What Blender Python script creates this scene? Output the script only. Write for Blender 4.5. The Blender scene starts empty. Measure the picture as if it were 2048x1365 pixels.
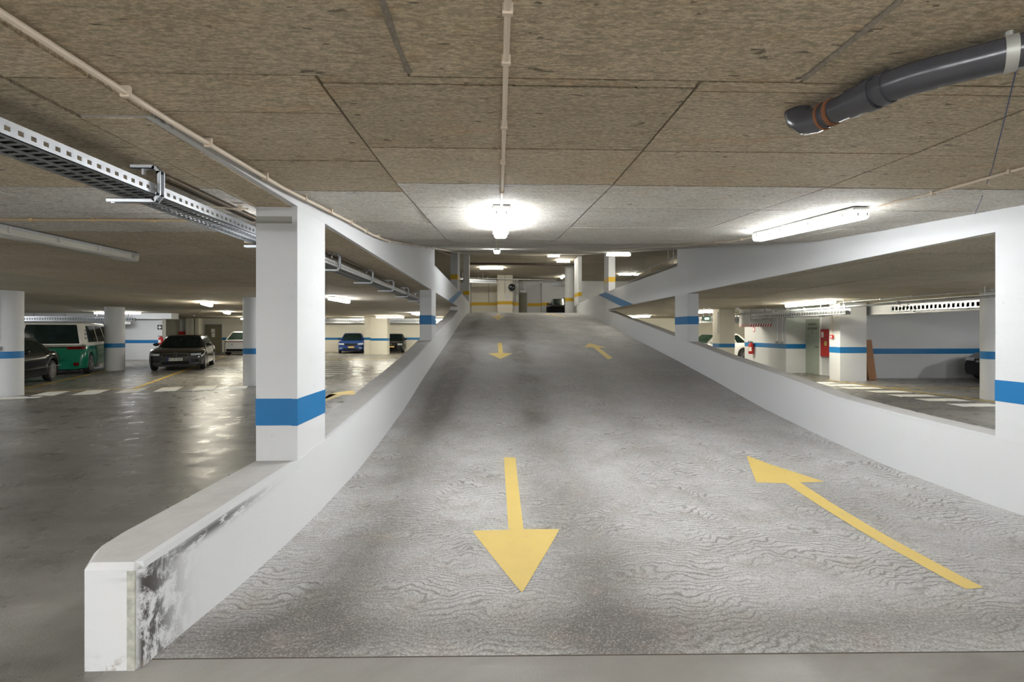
import bpy, bmesh, math, random
from mathutils import Vector, Matrix
random.seed(7)
C = bpy.context.scene
COL = C.collection
PI = math.pi
# ------------------------------------------------------------------ camera, world, exposure
YAW = math.radians(1.67)
cam_d = bpy.data.cameras.new('camera'); cam = bpy.data.objects.new('camera', cam_d); COL.objects.link(cam)
cam.location = (0, 0, 1.6); cam.rotation_euler = (PI/2, 0, -YAW)
cam_d.sensor_width = 36; cam_d.lens = 36*960/2048; cam_d.shift_y = -19.5/2048
cam_d.clip_start = 0.05; cam_d.clip_end = 200
C.camera = cam
w = bpy.data.worlds.new('world'); C.world = w; w.use_nodes = True
w.node_tree.nodes['Background'].inputs[0].default_value = (1, .98, .94, 1)
w.node_tree.nodes['Background'].inputs[1].default_value = 0.1
C.view_settings.view_transform = 'Standard'; C.view_settings.look = 'None'
C.view_settings.gamma = 1; C.view_settings.use_curve_mapping = False
C.view_settings.exposure = 2.5
LAMP = 20.0        # radiance of the lit fluorescent diffusers

# ------------------------------------------------------------------ photo ray helpers (only used to measure real positions on planes)
cs, sn = math.cos(YAW), math.sin(YAW)
def ray(px, py):
    dx = (px-1024)/960
    return Vector((dx*cs+sn, -dx*sn+cs, (663-py)/960))
def onz(px, py, z=0.0):
    d = ray(px, py); t = (z-1.6)/d.z; return Vector((d.x*t, d.y*t, z))
def ony(px, py, Y):
    d = ray(px, py); t = Y/d.y; return Vector((d.x*t, Y, 1.6+d.z*t))
def onx(px, py, X):
    d = ray(px, py); t = X/d.x; return Vector((X, d.y*t, 1.6+d.z*t))
def interp(tab, x):
    if x <= tab[0][0]: return tab[0][1]
    for (a, b), (c, d) in zip(tab, tab[1:]):
        if x <= c: return b+(d-b)*(x-a)/(c-a)
    return tab[-1][1]
RAMP = [(2.27,.082),(3.0,.02),(3.7,-.015),(4.4,-.02),(5.1,-.005),(5.6,.01),(6.2,.06),(6.93,.125),(8.17,.26),(9.04,.385),(9.93,.53),(12.3,.86),(17.2,1.50),(20.8,2.02),(23,2.30),(25,2.50),(27,2.64),(29,2.725),(31,2.75),(60,2.75)]
def rz(y): return interp(RAMP, y)
def fz(y): return interp([(2.2,.085),(3.6,0)], y)
CEIL = [(2.3,2.62),(3.5,2.66),(5.05,2.77),(6.0,2.82),(6.7,2.885),(12.2,3.71),(27.5,6.0)]
def cz(y): return interp(CEIL, y)
def onramp(px, py, f=rz):
    d = ray(px, py); t = 1.5
    while t < 60:
        if 1.6+d.z*t <= f(d.y*t): break
        t += .004
    return Vector((d.x*t, d.y*t, 0))
XL, XR = -1.603, 4.6          # ramp-side faces of the two ramp walls
XLo, XRo = -1.936, 4.90
Z1L, Z1R, Z2 = 2.60, 2.52, 2.75   # lower ceilings, upper floor

# ------------------------------------------------------------------ materials
class N:
    def __init__(s, name):
        s.m = bpy.data.materials.new(name); s.m.use_nodes = True; s.t = s.m.node_tree
        s.b = s.t.nodes['Principled BSDF']; s.co = s.t.nodes.new('ShaderNodeTexCoord').outputs['Object']
    def n(s, typ, **k):
        nd = s.t.nodes.new(typ)
        for a, v in k.items():
            if hasattr(nd, a): setattr(nd, a, v)
        return nd
    def link(s, a, b): s.t.links.new(a, b)
    def noise(s, scale, detail=4, rough=.55, vec=None, dist=0):
        nd = s.n('ShaderNodeTexNoise'); nd.inputs['Scale'].default_value = scale; nd.inputs['Detail'].default_value = detail
        nd.inputs['Roughness'].default_value = rough; nd.inputs['Distortion'].default_value = dist
        s.link(vec or s.co, nd.inputs['Vector']); return nd.outputs['Fac']
    def scl(s, v, vec=None):
        nd = s.n('ShaderNodeMapping'); nd.inputs['Scale'].default_value = v; s.link(vec or s.co, nd.inputs['Vector']); return nd.outputs[0]
    def ramp(s, fac, stops):
        nd = s.n('ShaderNodeValToRGB'); e = nd.color_ramp.elements
        while len(e) < len(stops): e.new(.5)
        for el, (p, c) in zip(e, stops):
            el.position = p; el.color = (c, c, c, 1) if not isinstance(c, tuple) else (*c, 1)
        s.link(fac, nd.inputs[0]); return nd.outputs[0]
    def mix(s, fac, a, b, mode='MIX'):
        nd = s.n('ShaderNodeMix'); nd.data_type = 'RGBA'; nd.blend_type = mode
        for i, v in ((0, fac), (6, a), (7, b)):
            if isinstance(v, tuple): nd.inputs[i].default_value = (*v, 1)
            elif isinstance(v, (int, float)): nd.inputs[i].default_value = v
            else: s.link(v, nd.inputs[i])
        return nd.outputs[2]
    def math(s, op, a, b=0.0):
        nd = s.n('ShaderNodeMath'); nd.operation = op
        for i, v in ((0, a), (1, b)):
            if isinstance(v, (int, float)): nd.inputs[i].default_value = v
            else: s.link(v, nd.inputs[i])
        return nd.outputs[0]
    def xyz(s):
        nd = s.n('ShaderNodeSeparateXYZ'); s.link(s.co, nd.inputs[0]); return nd.outputs
    def gauss(s, v, c, wd):      # bump of 1 at v == c
        d = s.math('DIVIDE', s.math('SUBTRACT', v, c), wd); return s.math('POWER', 2.718, s.math('MULTIPLY', s.math('MULTIPLY', d, d), -1.0))
    def bump(s, h, strength=.3, dist=.01):
        nd = s.n('ShaderNodeBump'); nd.inputs['Strength'].default_value = strength; nd.inputs['Distance'].default_value = dist
        s.link(h, nd.inputs['Height']); s.link(nd.outputs[0], s.b.inputs['Normal'])
    def out(s, col=None, rough=None, metal=None):
        for k, v in (('Base Color', col), ('Roughness', rough), ('Metallic', metal)):
            if v is None: continue
            if isinstance(v, tuple): s.b.inputs[k].default_value = (*v, 1)
            elif isinstance(v, (int, float)): s.b.inputs[k].default_value = v
            else: s.link(v, s.b.inputs[k])
        return s.m
def plain(name, col, rough=.5, metal=0.0, var=.12, vs=6, bs=60, bst=.12, coat=0):
    n = N(name)
    f = n.noise(vs, 4)
    c = n.mix(f, tuple(min(1, x*(1-var)) for x in col), tuple(min(1, x*(1+var)) for x in col))
    if bst: n.bump(n.noise(bs, 3), bst, .003)
    if coat: n.b.inputs['Coat Weight'].default_value = coat; n.b.inputs['Coat Roughness'].default_value = .04
    return n.out(c, rough, metal)
def plaster(name, col, dirt=.25, grain=90):
    n = N(name); x, y, z = n.xyz()
    st = n.noise(1, 5, .6, n.scl((.7, .7, 2.6)))
    c = n.mix(n.ramp(st, [(.45, 0), (.75, dirt)]), col, tuple(v*.72 for v in col))
    sp = n.ramp(n.noise(14, 6, .7), [(.66, 0), (.72, .5)])
    c = n.mix(sp, c, tuple(v*.62 for v in col))
    n.bump(n.math('ADD', n.noise(grain, 4, .7), n.math('MULTIPLY', n.noise(9, 4), .8)), .35, .006)
    return n.out(c, .72)
def ceil_mat(name, a, b, st=1.0):
    n = N(name)
    oi = n.n('ShaderNodeObjectInfo')
    big = n.noise(.9, 5, .6)
    c = n.mix(n.ramp(big, [(.3, 0), (.7, 1)]), a, b)
    rnd = n.math('ADD', n.math('MULTIPLY', oi.outputs['Random'], .26), .87)
    grain = n.noise(1, 6, .72, n.scl((7, 60, 20)), .6)
    c = n.mix(n.ramp(grain, [(.36, .75), (.52, 0)]), c, tuple(v*.62 for v in a))
    warm = n.ramp(n.noise(2.2, 6, .7, n.scl((1, 2.4, 1))), [(.55, 0), (.72, .5)])
    c = n.mix(warm, c, (a[0]*1.1, a[1]*.8, a[2]*.55))
    fg = n.noise(70, 4, .75, n.scl((.5, 1.3, 1)))
    c = n.mix(n.ramp(fg, [(.42, .5), (.54, 0)]), c, tuple(v*.45 for v in a)); c = n.mix(n.ramp(fg, [(.52, 0), (.64, .4)]), c, tuple(min(.9, v*1.35) for v in b))
    pit = n.noise(1, 3, .5, n.scl((9, 26, 12)), .3)
    pm = n.ramp(pit, [(.685, 0), (.715, 1)])
    c = n.mix(n.math('MULTIPLY', pm, .75), c, tuple(v*.22 for v in a))
    c = n.mix(1.0, c, n.mix(rnd, (0, 0, 0), (1, 1, 1)), 'MULTIPLY')
    h = n.math('ADD', n.math('MULTIPLY', grain, .9), n.math('MULTIPLY', pm, -1.4))
    h = n.math('ADD', h, n.math('MULTIPLY', n.noise(150, 2), .5))
    n.bump(h, .75*st, .012)
    return n.out(c, .8)
def ramp_mat():
    n = N('ramp concrete'); x, y, z = n.xyz()
    wv = n.n('ShaderNodeTexWave'); wv.wave_type = 'BANDS'; wv.bands_direction = 'Y'
    for k, v in (('Scale', 6.0), ('Distortion', 3.5), ('Detail', 3.0), ('Detail Scale', 1.1), ('Detail Roughness', .6)): wv.inputs[k].default_value = v
    wn = n.noise(1.5, 3, .55); cb = n.n('ShaderNodeCombineXYZ')
    n.link(x, cb.inputs[0]); n.link(n.math('ADD', y, n.math('MULTIPLY', wn, .75)), cb.inputs[1])
    n.link(cb.outputs[0], wv.inputs['Vector'])
    big = n.noise(.8, 6, .65)
    c = n.mix(n.ramp(big, [(.32, 0), (.68, 1)]), (.38, .372, .36), (.62, .615, .61))
    tr = n.math('ADD', n.gauss(x, -1.0, .36), n.math('MULTIPLY', n.gauss(x, .62, .33), .85))
    tr = n.math('ADD', tr, n.math('ADD', n.math('MULTIPLY', n.gauss(x, 2.0, .3), .16), n.math('MULTIPLY', n.gauss(x, 3.4, .35), .18)))
    brk = n.ramp(n.noise(1, 5, .6, n.scl((.7, .35, 1))), [(.36, .25), (.58, 1)])
    tr = n.math('MULTIPLY', tr, brk)
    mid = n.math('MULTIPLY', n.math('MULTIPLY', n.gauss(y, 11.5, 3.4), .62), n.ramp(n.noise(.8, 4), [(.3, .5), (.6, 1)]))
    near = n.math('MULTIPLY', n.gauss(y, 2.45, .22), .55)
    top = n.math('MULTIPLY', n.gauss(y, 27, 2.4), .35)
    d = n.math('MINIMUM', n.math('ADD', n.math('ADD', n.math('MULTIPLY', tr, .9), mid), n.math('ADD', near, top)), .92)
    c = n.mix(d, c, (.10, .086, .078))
    edge = n.ramp(n.noise(3, 6, .7), [(.5, 0), (.7, .6)])
    c = n.mix(edge, c, (.33, .27, .22))
    gr = n.ramp(wv.outputs['Fac'], [(.04, .95), (.3, 0)])
    c = n.mix(n.math('MULTIPLY', gr, n.ramp(n.noise(1.3, 3), [(.4, .18), (.6, .78)])), c, (.13, .115, .10))
    sp = n.ramp(n.noise(55, 3, .6), [(.64, 0), (.7, .55)])
    c = n.mix(sp, c, (.62, .58, .5))
    dk = n.ramp(n.noise(38, 3, .6), [(.66, 0), (.7, .8)])
    c = n.mix(dk, c, (.08, .07, .06))
    fg = n.noise(85, 5, .75)
    c = n.mix(n.ramp(fg, [(.42, .42), (.54, 0)]), c, (.10, .09, .08)); c = n.mix(n.ramp(fg, [(.5, 0), (.62, .28)]), c, (.75, .72, .68))
    h = n.math('ADD', n.math('MULTIPLY', wv.outputs['Fac'], .8), n.math('MULTIPLY', n.noise(120, 4, .7), .9))
    n.bump(h, .6, .012)
    return n.out(c, .62)
def floor_mat(name, a, b, rough=.34):
    n = N(name)
    f = n.noise(1, 6, .65, n.scl((.35, .9, 1)), .8)
    c = n.mix(n.ramp(f, [(.35, 0), (.65, 1)]), a, b)
    s = n.ramp(n.noise(1, 5, .7, n.scl((.8, 2.2, 1))), [(.6, 0), (.7, .35)])
    c = n.mix(s, c, tuple(v*1.8 for v in b))
    n.bump(n.math('ADD', n.noise(1, 4, .6, n.scl((2.2, 8, 1)), .5), n.math('MULTIPLY', n.noise(70, 3), .35)), .22, .02)
    r = n.ramp(n.noise(2.5, 5), [(.3, rough-.09), (.7, rough+.16)])
    return n.out(c, r)
M = {}
WHITE = (.60, .605, .61)
M['plaster'] = plaster('white plaster', WHITE, .18)
M['plaster_grey'] = plaster('grey plaster', (.60, .60, .60), .25)
M['stripe'] = plaster('dull grey stripe', (.30, .30, .27), .25)
M['cream'] = plaster('cream plaster', (.74, .70, .60), .15)
def parapet_mat():
    n = N('scuffed white plaster'); x, y, z = n.xyz()
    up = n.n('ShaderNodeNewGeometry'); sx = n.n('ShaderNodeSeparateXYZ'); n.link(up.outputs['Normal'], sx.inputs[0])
    st = n.noise(1, 5, .6, n.scl((.8, .8, 2.4)))
    c = n.mix(n.ramp(st, [(.45, 0), (.75, .18)]), WHITE, (.6, .59, .57))
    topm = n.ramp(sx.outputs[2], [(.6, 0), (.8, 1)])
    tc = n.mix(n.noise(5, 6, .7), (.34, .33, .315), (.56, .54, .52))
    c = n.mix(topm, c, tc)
    # black tyre scrapes near the free end of the left parapet, on its ramp side
    dist = n.math('ADD', n.math('MULTIPLY', n.gauss(y, 2.24, .20), n.gauss(x, -1.6, .014)), 0.0)
    blot = n.ramp(n.noise(1, 7, .8, n.scl((5, 7, 5)), .4), [(.44, 0), (.53, 1)])
    c = n.mix(n.math('MULTIPLY', n.math('MULTIPLY', dist, blot), 1.0), c, (.030, .024, .020))
    edge = n.math('MULTIPLY', n.math('MULTIPLY', n.gauss(z, .50, .035), n.gauss(y, 2.75, .5)), n.math('MULTIPLY', n.ramp(n.noise(1, 5, .7, n.scl((3, 6, 20))), [(.42, 0), (.5, .9)]), n.gauss(x, -1.6, .1)))
    c = n.mix(edge, c, (.06, .055, .05))
    low = n.math('MULTIPLY', n.ramp(n.noise(24, 5, .7), [(.5, 0), (.6, .7)]), n.math('MULTIPLY', n.gauss(z, .1, .04), n.gauss(y, 2.1, .25)))
    c = n.mix(low, c, (.25, .21, .17))
    sp = n.ramp(n.noise(17, 6, .75), [(.68, 0), (.73, .55)])
    c = n.mix(sp, c, (.4, .38, .35))
    n.bump(n.math('ADD', n.noise(90, 4, .7), n.math('MULTIPLY', n.noise(8, 4), .8)), .35, .006)
    return n.out(c, .7)
M['parapet'] = parapet_mat()
M['ceil'] = ceil_mat('board marked concrete', (.53, .435, .29), (.68, .58, .43))
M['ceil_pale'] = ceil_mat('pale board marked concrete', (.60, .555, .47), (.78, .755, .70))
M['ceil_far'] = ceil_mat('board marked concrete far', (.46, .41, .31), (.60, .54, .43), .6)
M['moss'] = plain('weathered pale green corner mortar', (.38, .38, .33), .9, var=.7, vs=22, bst=.5)
M['seam'] = plain('dark joint', (.07, .058, .045), .9, var=.4)
M['joint'] = plain('crusty joint mortar', (.22, .19, .15), .9, var=.6, vs=60, bst=.5)
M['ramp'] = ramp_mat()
M['floor'] = floor_mat('polished grey concrete', (.115, .107, .092), (.22, .206, .183), .29)
M['apron'] = floor_mat('smooth grey apron', (.16, .145, .125), (.27, .255, .235), .45)
M['blue'] = plain('blue paint', (.005, .145, .36), .45, var=.12)
M['yellowband'] = plain('ochre yellow paint', (.62, .38, .01), .5)
def worn(name, col, under):
    n = N(name); s = n.ramp(n.noise(16, 6, .75), [(.60, 0), (.68, .55)])
    c = n.mix(s, col, under); f = n.noise(4, 5)
    c = n.mix(n.math('MULTIPLY', f, .35), c, tuple(v*.6 for v in col)); n.bump(n.noise(90, 4, .7), .5, .006)
    return n.out(c, .6)
M['arrow'] = worn('worn yellow road paint', (.70, .51, .15), (.4, .36, .3))
M['white_line'] = worn('worn white road paint', (.72, .71, .66), (.25, .23, .2))
M['yline'] = worn('worn yellow line paint', (.60, .40, .06), (.2, .18, .13))
M['galv'] = plain('galvanised steel', (.55, .57, .60), .38, .75, .2, 14)
M['galv_dark'] = plain('dull galvanised steel', (.30, .32, .33), .5, .6, .25, 12)
M['cream_pvc'] = plain('cream plastic conduit', (.66, .56, .44), .5)
M['tan_pvc'] = plain('tan conduit', (.46, .33, .17), .5)
M['brown_pvc'] = plain('dark brown conduit', (.16, .12, .08), .6)
M['pvc'] = plain('dark grey plastic pipe', (.055, .055, .062), .26, var=.3, vs=9)
M['rust'] = plain('rusty clamp', (.20, .075, .03), .8, var=.6, vs=40)
M['strap'] = plain('grey metal strap', (.42, .42, .38), .5, .4)
M['lamp_body'] = plain('grey lamp housing', (.48, .49, .50), .5)
M['lamp_off'] = plain('unlit clear diffuser', (.50, .48, .42), .25)
M['clip'] = plain('steel clip', (.6, .6, .6), .35, .8)
def emit(name, col, st):
    n = N(name); n.b.inputs['Emission Color'].default_value = (*col, 1); n.b.inputs['Emission Strength'].default_value = st
    return n.out((.8, .8, .8), .4)
M['lit'] = emit('lit diffuser', (.95, .98, 1), LAMP)
M['lit_near'] = emit('lit diffuser near', (.95, .98, 1), LAMP*.5)
M['lit_mid'] = emit('lit diffuser middle', (.95, .98, 1), LAMP*.72)
M['lit_warm'] = emit('lit diffuser warm', (1, .96, .80), LAMP)
M['lit_far'] = emit('lit diffuser upper', (1, .97, .86), LAMP*.8)
M['bulb'] = emit('lit bulkhead', (.95, .97, 1), LAMP*1.3)
M['exit_lit'] = emit('lit exit sign', (.45, .9, .55), .9)
M['black'] = plain('black plastic', (.012, .012, .012), .4)
M['rubber'] = plain('tyre rubber', (.018, .018, .018), .8)
M['red'] = plain('red paint', (.50, .02, .02), .4)
M['green'] = plain('dark green plastic', (.03, .12, .07), .4)
M['door_olive'] = plain('olive door paint', (.21, .19, .13), .5)
M['door_green'] = plain('pale green door paint', (.36, .40, .33), .5)
M['wood'] = plain('brown wood', (.32, .15, .06), .6, var=.3, vs=10)
M['white'] = plain('white enamel', (.82, .82, .82), .4)
M['paper'] = plain('paper', (.75, .73, .66), .7)
M['glass'] = plain('dark car glass', (.02, .035, .03), .06, var=.5, vs=3, bst=0)
M['glass_green'] = plain('green tinted car glass', (.13, .24, .17), .06, var=.6, vs=4, bst=0)
M['chrome'] = plain('chrome', (.75, .75, .75), .12, 1.0, .05)
M['alloy'] = plain('alloy rim', (.55, .55, .57), .25, .9)
M['headlamp'] = plain('clear headlamp', (.62, .66, .70), .08)
M['taillamp'] = plain('red tail lamp', (.20, .008, .010), .15)
M['p_black'] = plain('black car paint', (.004, .004, .005), .12, bst=0)
M['p_green'] = plain('green car paint', (.008, .13, .075), .16, bst=0)
M['p_white'] = plain('white car paint', (.74, .74, .72), .25, bst=0)
M['p_cream'] = plain('off white van paint', (.66, .64, .58), .25, bst=0)
M['p_blue'] = plain('blue car paint', (.008, .034, .15), .16, bst=0)
M['dark_red'] = plain('dark red lens', (.12, .01, .01), .2)
M['plate'] = plain('number plate white', (.80, .80, .74), .4)
M['plate_y'] = plain('yellow number plate', (.80, .62, .20), .4)
M['plate_blue'] = plain('number plate blue', (.02, .08, .5), .4)
M['ink'] = plain('black ink', (.015, .015, .015), .6)
M['mirror'] = plain('convex mirror face', (.02, .02, .02), .05, 0, bst=0)
M['chalk'] = plain('blue chalk', (.10, .13, .25), .9)

# ------------------------------------------------------------------ mesh helpers
def link_mesh(name, bm, mat, parent=None, smooth=False, mats=None):
    me = bpy.data.meshes.new(name); bmesh.ops.recalc_face_normals(bm, faces=bm.faces); bm.to_mesh(me); bm.free()
    for m in (mats or [mat]): me.materials.append(m)
    if smooth:
        for p in me.polygons: p.use_smooth = True
        me.set_sharp_from_angle(angle=math.radians(38))
    o = bpy.data.objects.new(name, me); COL.objects.link(o)
    if parent: o.parent = parent
    return o
def B(): return bmesh.new()
def box(bm, x0, x1, y0, y1, z0, z1, mi=0, M4=None):
    vs = [bm.verts.new(Vector(p)) for p in ((x0,y0,z0),(x1,y0,z0),(x1,y1,z0),(x0,y1,z0),(x0,y0,z1),(x1,y0,z1),(x1,y1,z1),(x0,y1,z1))]
    if M4:
        for v in vs: v.co = M4 @ v.co
    for f in ((0,3,2,1),(4,5,6,7),(0,1,5,4),(1,2,6,5),(2,3,7,6),(3,0,4,7)):
        bm.faces.new([vs[i] for i in f]).material_index = mi
    return vs
def bevel(bm, w, seg=2):
    bmesh.ops.bevel(bm, geom=list(bm.edges), offset=w, segments=seg, affect='EDGES', profile=.6)
def tube(bm, pts, r, seg=10, caps=True):
    pts = [Vector(p) for p in pts]; rings = []
    for i, p in enumerate(pts):
        t = (pts[min(i+1, len(pts)-1)]-pts[max(i-1, 0)]).normalized()
        a = t.cross(Vector((0, 0, 1)))
        if a.length < .05: a = t.cross(Vector((0, 1, 0)))
        a.normalize(); b = t.cross(a)
        rr = r[i] if isinstance(r, (list, tuple)) else r
        rings.append([bm.verts.new(p+a*math.cos(q)*rr+b*math.sin(q)*rr) for q in [2*PI*k/seg for k in range(seg)]])
    for A, Bq in zip(rings, rings[1:]):
        for k in range(seg): bm.faces.new((A[k], A[(k+1) % seg], Bq[(k+1) % seg], Bq[k]))
    if caps: bm.faces.new(rings[0][::-1]); bm.faces.new(rings[-1])
def prism(bm, poly, ax, a, b, mi=0):        # poly in the plane normal to axis ax, extruded a..b
    def P(u, v, t): return {'x': (t, u, v), 'y': (u, t, v), 'z': (u, v, t)}[ax]
    A = [bm.verts.new(P(u, v, a)) for u, v in poly]; Bq = [bm.verts.new(P(u, v, b)) for u, v in poly]
    n = len(poly)
    for i in range(n): bm.faces.new((A[i], A[(i+1) % n], Bq[(i+1) % n], Bq[i])).material_index = mi
    bm.faces.new(A).material_index = mi; bm.faces.new(Bq[::-1]).material_index = mi
def strip_x(bm, xa, xb, prof_top, prof_bot):   # solid between two (y,z) profiles with equal y's
    rows = []
    for (y, zt), (_, zb) in zip(prof_top, prof_bot):
        rows.append([bm.verts.new(p) for p in ((xa, y, zb), (xb, y, zb), (xb, y, zt), (xa, y, zt))])
    for A, Bq in zip(rows, rows[1:]):
        for k in range(4): bm.faces.new((A[k], A[(k+1) % 4], Bq[(k+1) % 4], Bq[k]))
    bm.faces.new(rows[0]); bm.faces.new(rows[-1][::-1])
def lathe(bm, prof, seg=24, M4=None):       # prof (r,z) about z
    rings = []
    for r, z in prof:
        rings.append([bm.verts.new((r*math.cos(2*PI*k/seg), r*math.sin(2*PI*k/seg), z)) for k in range(seg)])
    for A, Bq in zip(rings, rings[1:]):
        for k in range(seg): bm.faces.new((A[k], A[(k+1) % seg], Bq[(k+1) % seg], Bq[k]))
    bm.faces.new(rings[0][::-1]); bm.faces.new(rings[-1])
    if M4:
        for rg in rings:
            for v in rg: v.co = M4 @ v.co
def tag(o, label=None, cat=None, group=None, kind=None):
    if label: o['label'] = label
    if cat: o['category'] = cat
    if group: o['group'] = group
    if kind: o['kind'] = kind
    return o
def thing(name, label, cat, loc=(0,0,0), rz_=0, group=None):
    o = bpy.data.objects.new(name, None); COL.objects.link(o); o.location = loc; o.rotation_euler = (0, 0, rz_); o.empty_display_size = .1
    return tag(o, label, cat, group)
def struct(name, bm, mat, **k):
    o = link_mesh(name, bm, mat, **k); o['kind'] = 'structure'; return o
def copy_tree(o, parent=None):
    c = o.copy(); COL.objects.link(c); c.parent = parent
    for ch in list(o.children): copy_tree(ch, c)
    return c
def text(name, s, size, mat, parent, loc, rot, ext=.002, align='CENTER'):
    cu = bpy.data.curves.new(name, 'FONT'); cu.body = s; cu.size = size; cu.align_x = align; cu.align_y = 'CENTER'; cu.extrude = ext; cu.resolution_u = 2
    o = bpy.data.objects.new(name, cu); COL.objects.link(o); o.location = loc; o.rotation_euler = rot
    dg = bpy.context.evaluated_depsgraph_get(); dg.update(); me = bpy.data.meshes.new_from_object(o.evaluated_get(dg))
    bpy.data.objects.remove(o); me.materials.clear(); me.materials.append(mat); me.name = name
    o = bpy.data.objects.new(name, me); COL.objects.link(o); o.location = loc; o.rotation_euler = rot; o.parent = parent
    return o

# ------------------------------------------------------------------ floors
def sheet(bm, xs, ys, zf, skip=None):
    V = {}
    for i, x in enumerate(xs):
        for j, y in enumerate(ys): V[i, j] = bm.verts.new((x, y, zf(y)))
    for i in range(len(xs)-1):
        for j in range(len(ys)-1):
            if skip and skip((xs[i]+xs[i+1])/2, (ys[j]+ys[j+1])/2): continue
            bm.faces.new((V[i,j], V[i+1,j], V[i+1,j+1], V[i,j+1]))
YS0 = [-9, -4, 0, 2.2, 2.4, 2.7, 3.0, 3.3, 3.6, 6, 12, 24, 38]
bm = B(); sheet(bm, [-31, -1.75, 4.75, 25], YS0, fz, lambda x, y: -1.75 < x < 4.75 and y > -9)
struct('floor', bm, M['floor'])
bm = B(); sheet(bm, [-1.75, 4.75], [-9, -4, 0, 1.2, 2.2, 2.27], lambda y: fz(y) if y < 2.21 else .080)
for v in bm.verts:
    if v.co.y > 2.2: v.co.y -= .016*(v.co.x+1.6)
struct('floor_apron', bm, M['apron'])
ys = [2.27]+[2.4+.2*i for i in range(145)]+[32, 42]
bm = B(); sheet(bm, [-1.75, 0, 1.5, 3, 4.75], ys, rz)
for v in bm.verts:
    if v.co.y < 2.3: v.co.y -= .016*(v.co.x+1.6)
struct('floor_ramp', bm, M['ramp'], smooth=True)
bm = B(); tube(bm, [(-1.6, 2.27, .080), (0, 2.245, .080), (1.4, 2.222, .080), (4.6, 2.17, .080)], .003, 6)
struct('trim_1', bm, M['seam'])
bm = B(); box(bm, -25, -1.75, 8, 42, Z2-.12, Z2); box(bm, 4.75, 22, 8, 42, Z2-.12, Z2)
struct('floor_upper', bm, M['floor'])

# ------------------------------------------------------------------ ceilings (slab + board panels)
def panel_patch(par, x0, x1, y0, y1, zf, mat, g=.006, name='ceiling_panel', t=.035):
    bm = B(); j = random.uniform(0, .006)
    strip_x(bm, x0+g, x1-g, [(y0+g, zf(y0)+t), (y1-g, zf(y1)+t)], [(y0+g, zf(y0)+j), (y1-g, zf(y1)+j)])
    return link_mesh(name, bm, mat, par)
def grid_panels(par, xs, ys, zf, mat):
    for xa, xb in zip(xs, xs[1:]):
        for ya, yb in zip(ys, ys[1:]): panel_patch(par, xa, xb, ya, yb, zf, mat)
yy = [2.3, 3.5, 5.05, 6.0, 6.7, 12.2, 20, 27.5]
bm = B(); strip_x(bm, XLo, XRo, [(y, cz(y)+.25) for y in yy], [(y, cz(y)+.03) for y in yy])
ceil_ramp = struct('ceiling_ramp', bm, M['seam'])
bm = B(); strip_x(bm, XL, XR, [(-9, 2.85), (2.3, 2.85)], [(-9, 2.65), (2.3, 2.65)])
ceil_near = struct('ceiling_near', bm, M['seam'])
flat = lambda y: 2.62
grid_panels(ceil_near, [XL, -.355, 1.24, 2.84, 4.6], [-9, -6, -3.05, -.05, 1.94], flat, M['ceil'])
for x0, x1, yl in ((XL, -.73, [1.94, 2.28, 2.98, 3.73, 4.48, 5.25, 6.7]), (-.73, .83, [1.94, 2.0, 2.72, 3.45, 4.35, 5.5, 6.7]), (.83, 2.43, [1.94, 2.02, 2.74, 3.47, 4.36, 5.5, 6.7]), (2.43, 4.0, [1.94, 2.05, 2.76, 3.49, 4.38, 5.5, 6.7]), (4.0, XR, [1.94, 2.76, 3.49, 4.38, 5.5, 6.7])):
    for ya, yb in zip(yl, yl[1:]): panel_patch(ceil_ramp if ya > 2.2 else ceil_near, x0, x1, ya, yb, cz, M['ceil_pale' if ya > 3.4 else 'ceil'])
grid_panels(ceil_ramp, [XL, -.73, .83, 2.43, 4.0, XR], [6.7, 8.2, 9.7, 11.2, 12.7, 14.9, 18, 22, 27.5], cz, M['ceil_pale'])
bm = B(); box(bm, -31, XLo, -9, 38, Z1L+.03, 2.63+.0005); box(bm, XLo, XL, -9, 2.28, Z1L+.03, 2.631)
box(bm, -31, -1.645, 12.9, 19.4, Z1L-.006, Z1L+.02); box(bm, -31, XLo, 19.4, 38, Z1L-.006, Z1L+.02); box(bm, -31, -8.35, 1.0, 12.9, Z1L, Z1L+.02)
cl = struct('ceiling_left', bm, M['ceil_far'])
pl = lambda y: Z1L-.006
for xa, xb, ya, yb in [(a, b, c, d) for a, b in ((XL-.333, XL), ) for c, d in ((-3, -.05), (-.05, 1.94), (1.94, 2.28))]: panel_patch(cl, xa, xb, ya, yb, pl, M['ceil'])
grid_panels(cl, [-31, -14, -8.35, -5.15, -3.55, XLo], [-9, -3, .4, 1.0], pl, M['ceil'])
for xa, xb in ((-8.35, -6.75), (-6.75, -5.15), (-5.15, -3.55), (-3.55, -1.945)):
    yl = [1.0, 1.94, 2.66, 3.4, 4.15, 4.9, 5.65, 6.4, 7.9, 9.4, 10.9, 12.9]
    for ya, yb in zip(yl, yl[1:]): panel_patch(cl, xa, xb, ya, yb, pl, M['ceil_pale' if xa > -5.5 and 3.3 < ya < 4.5 else 'ceil'])  # pale panels hold the bulkhead lamp's glow as colour, with some efflorescence
for ya, yb in zip([2.29, 3.4, 4.15, 4.9, 5.65, 6.4, 7.9, 9.4, 10.9], [3.4, 4.15, 4.9, 5.65, 6.4, 7.9, 9.4, 10.9, 12.9]): panel_patch(cl, -1.945, -1.645, ya, yb, pl, M['ceil'], .003, t=.005)
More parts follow.
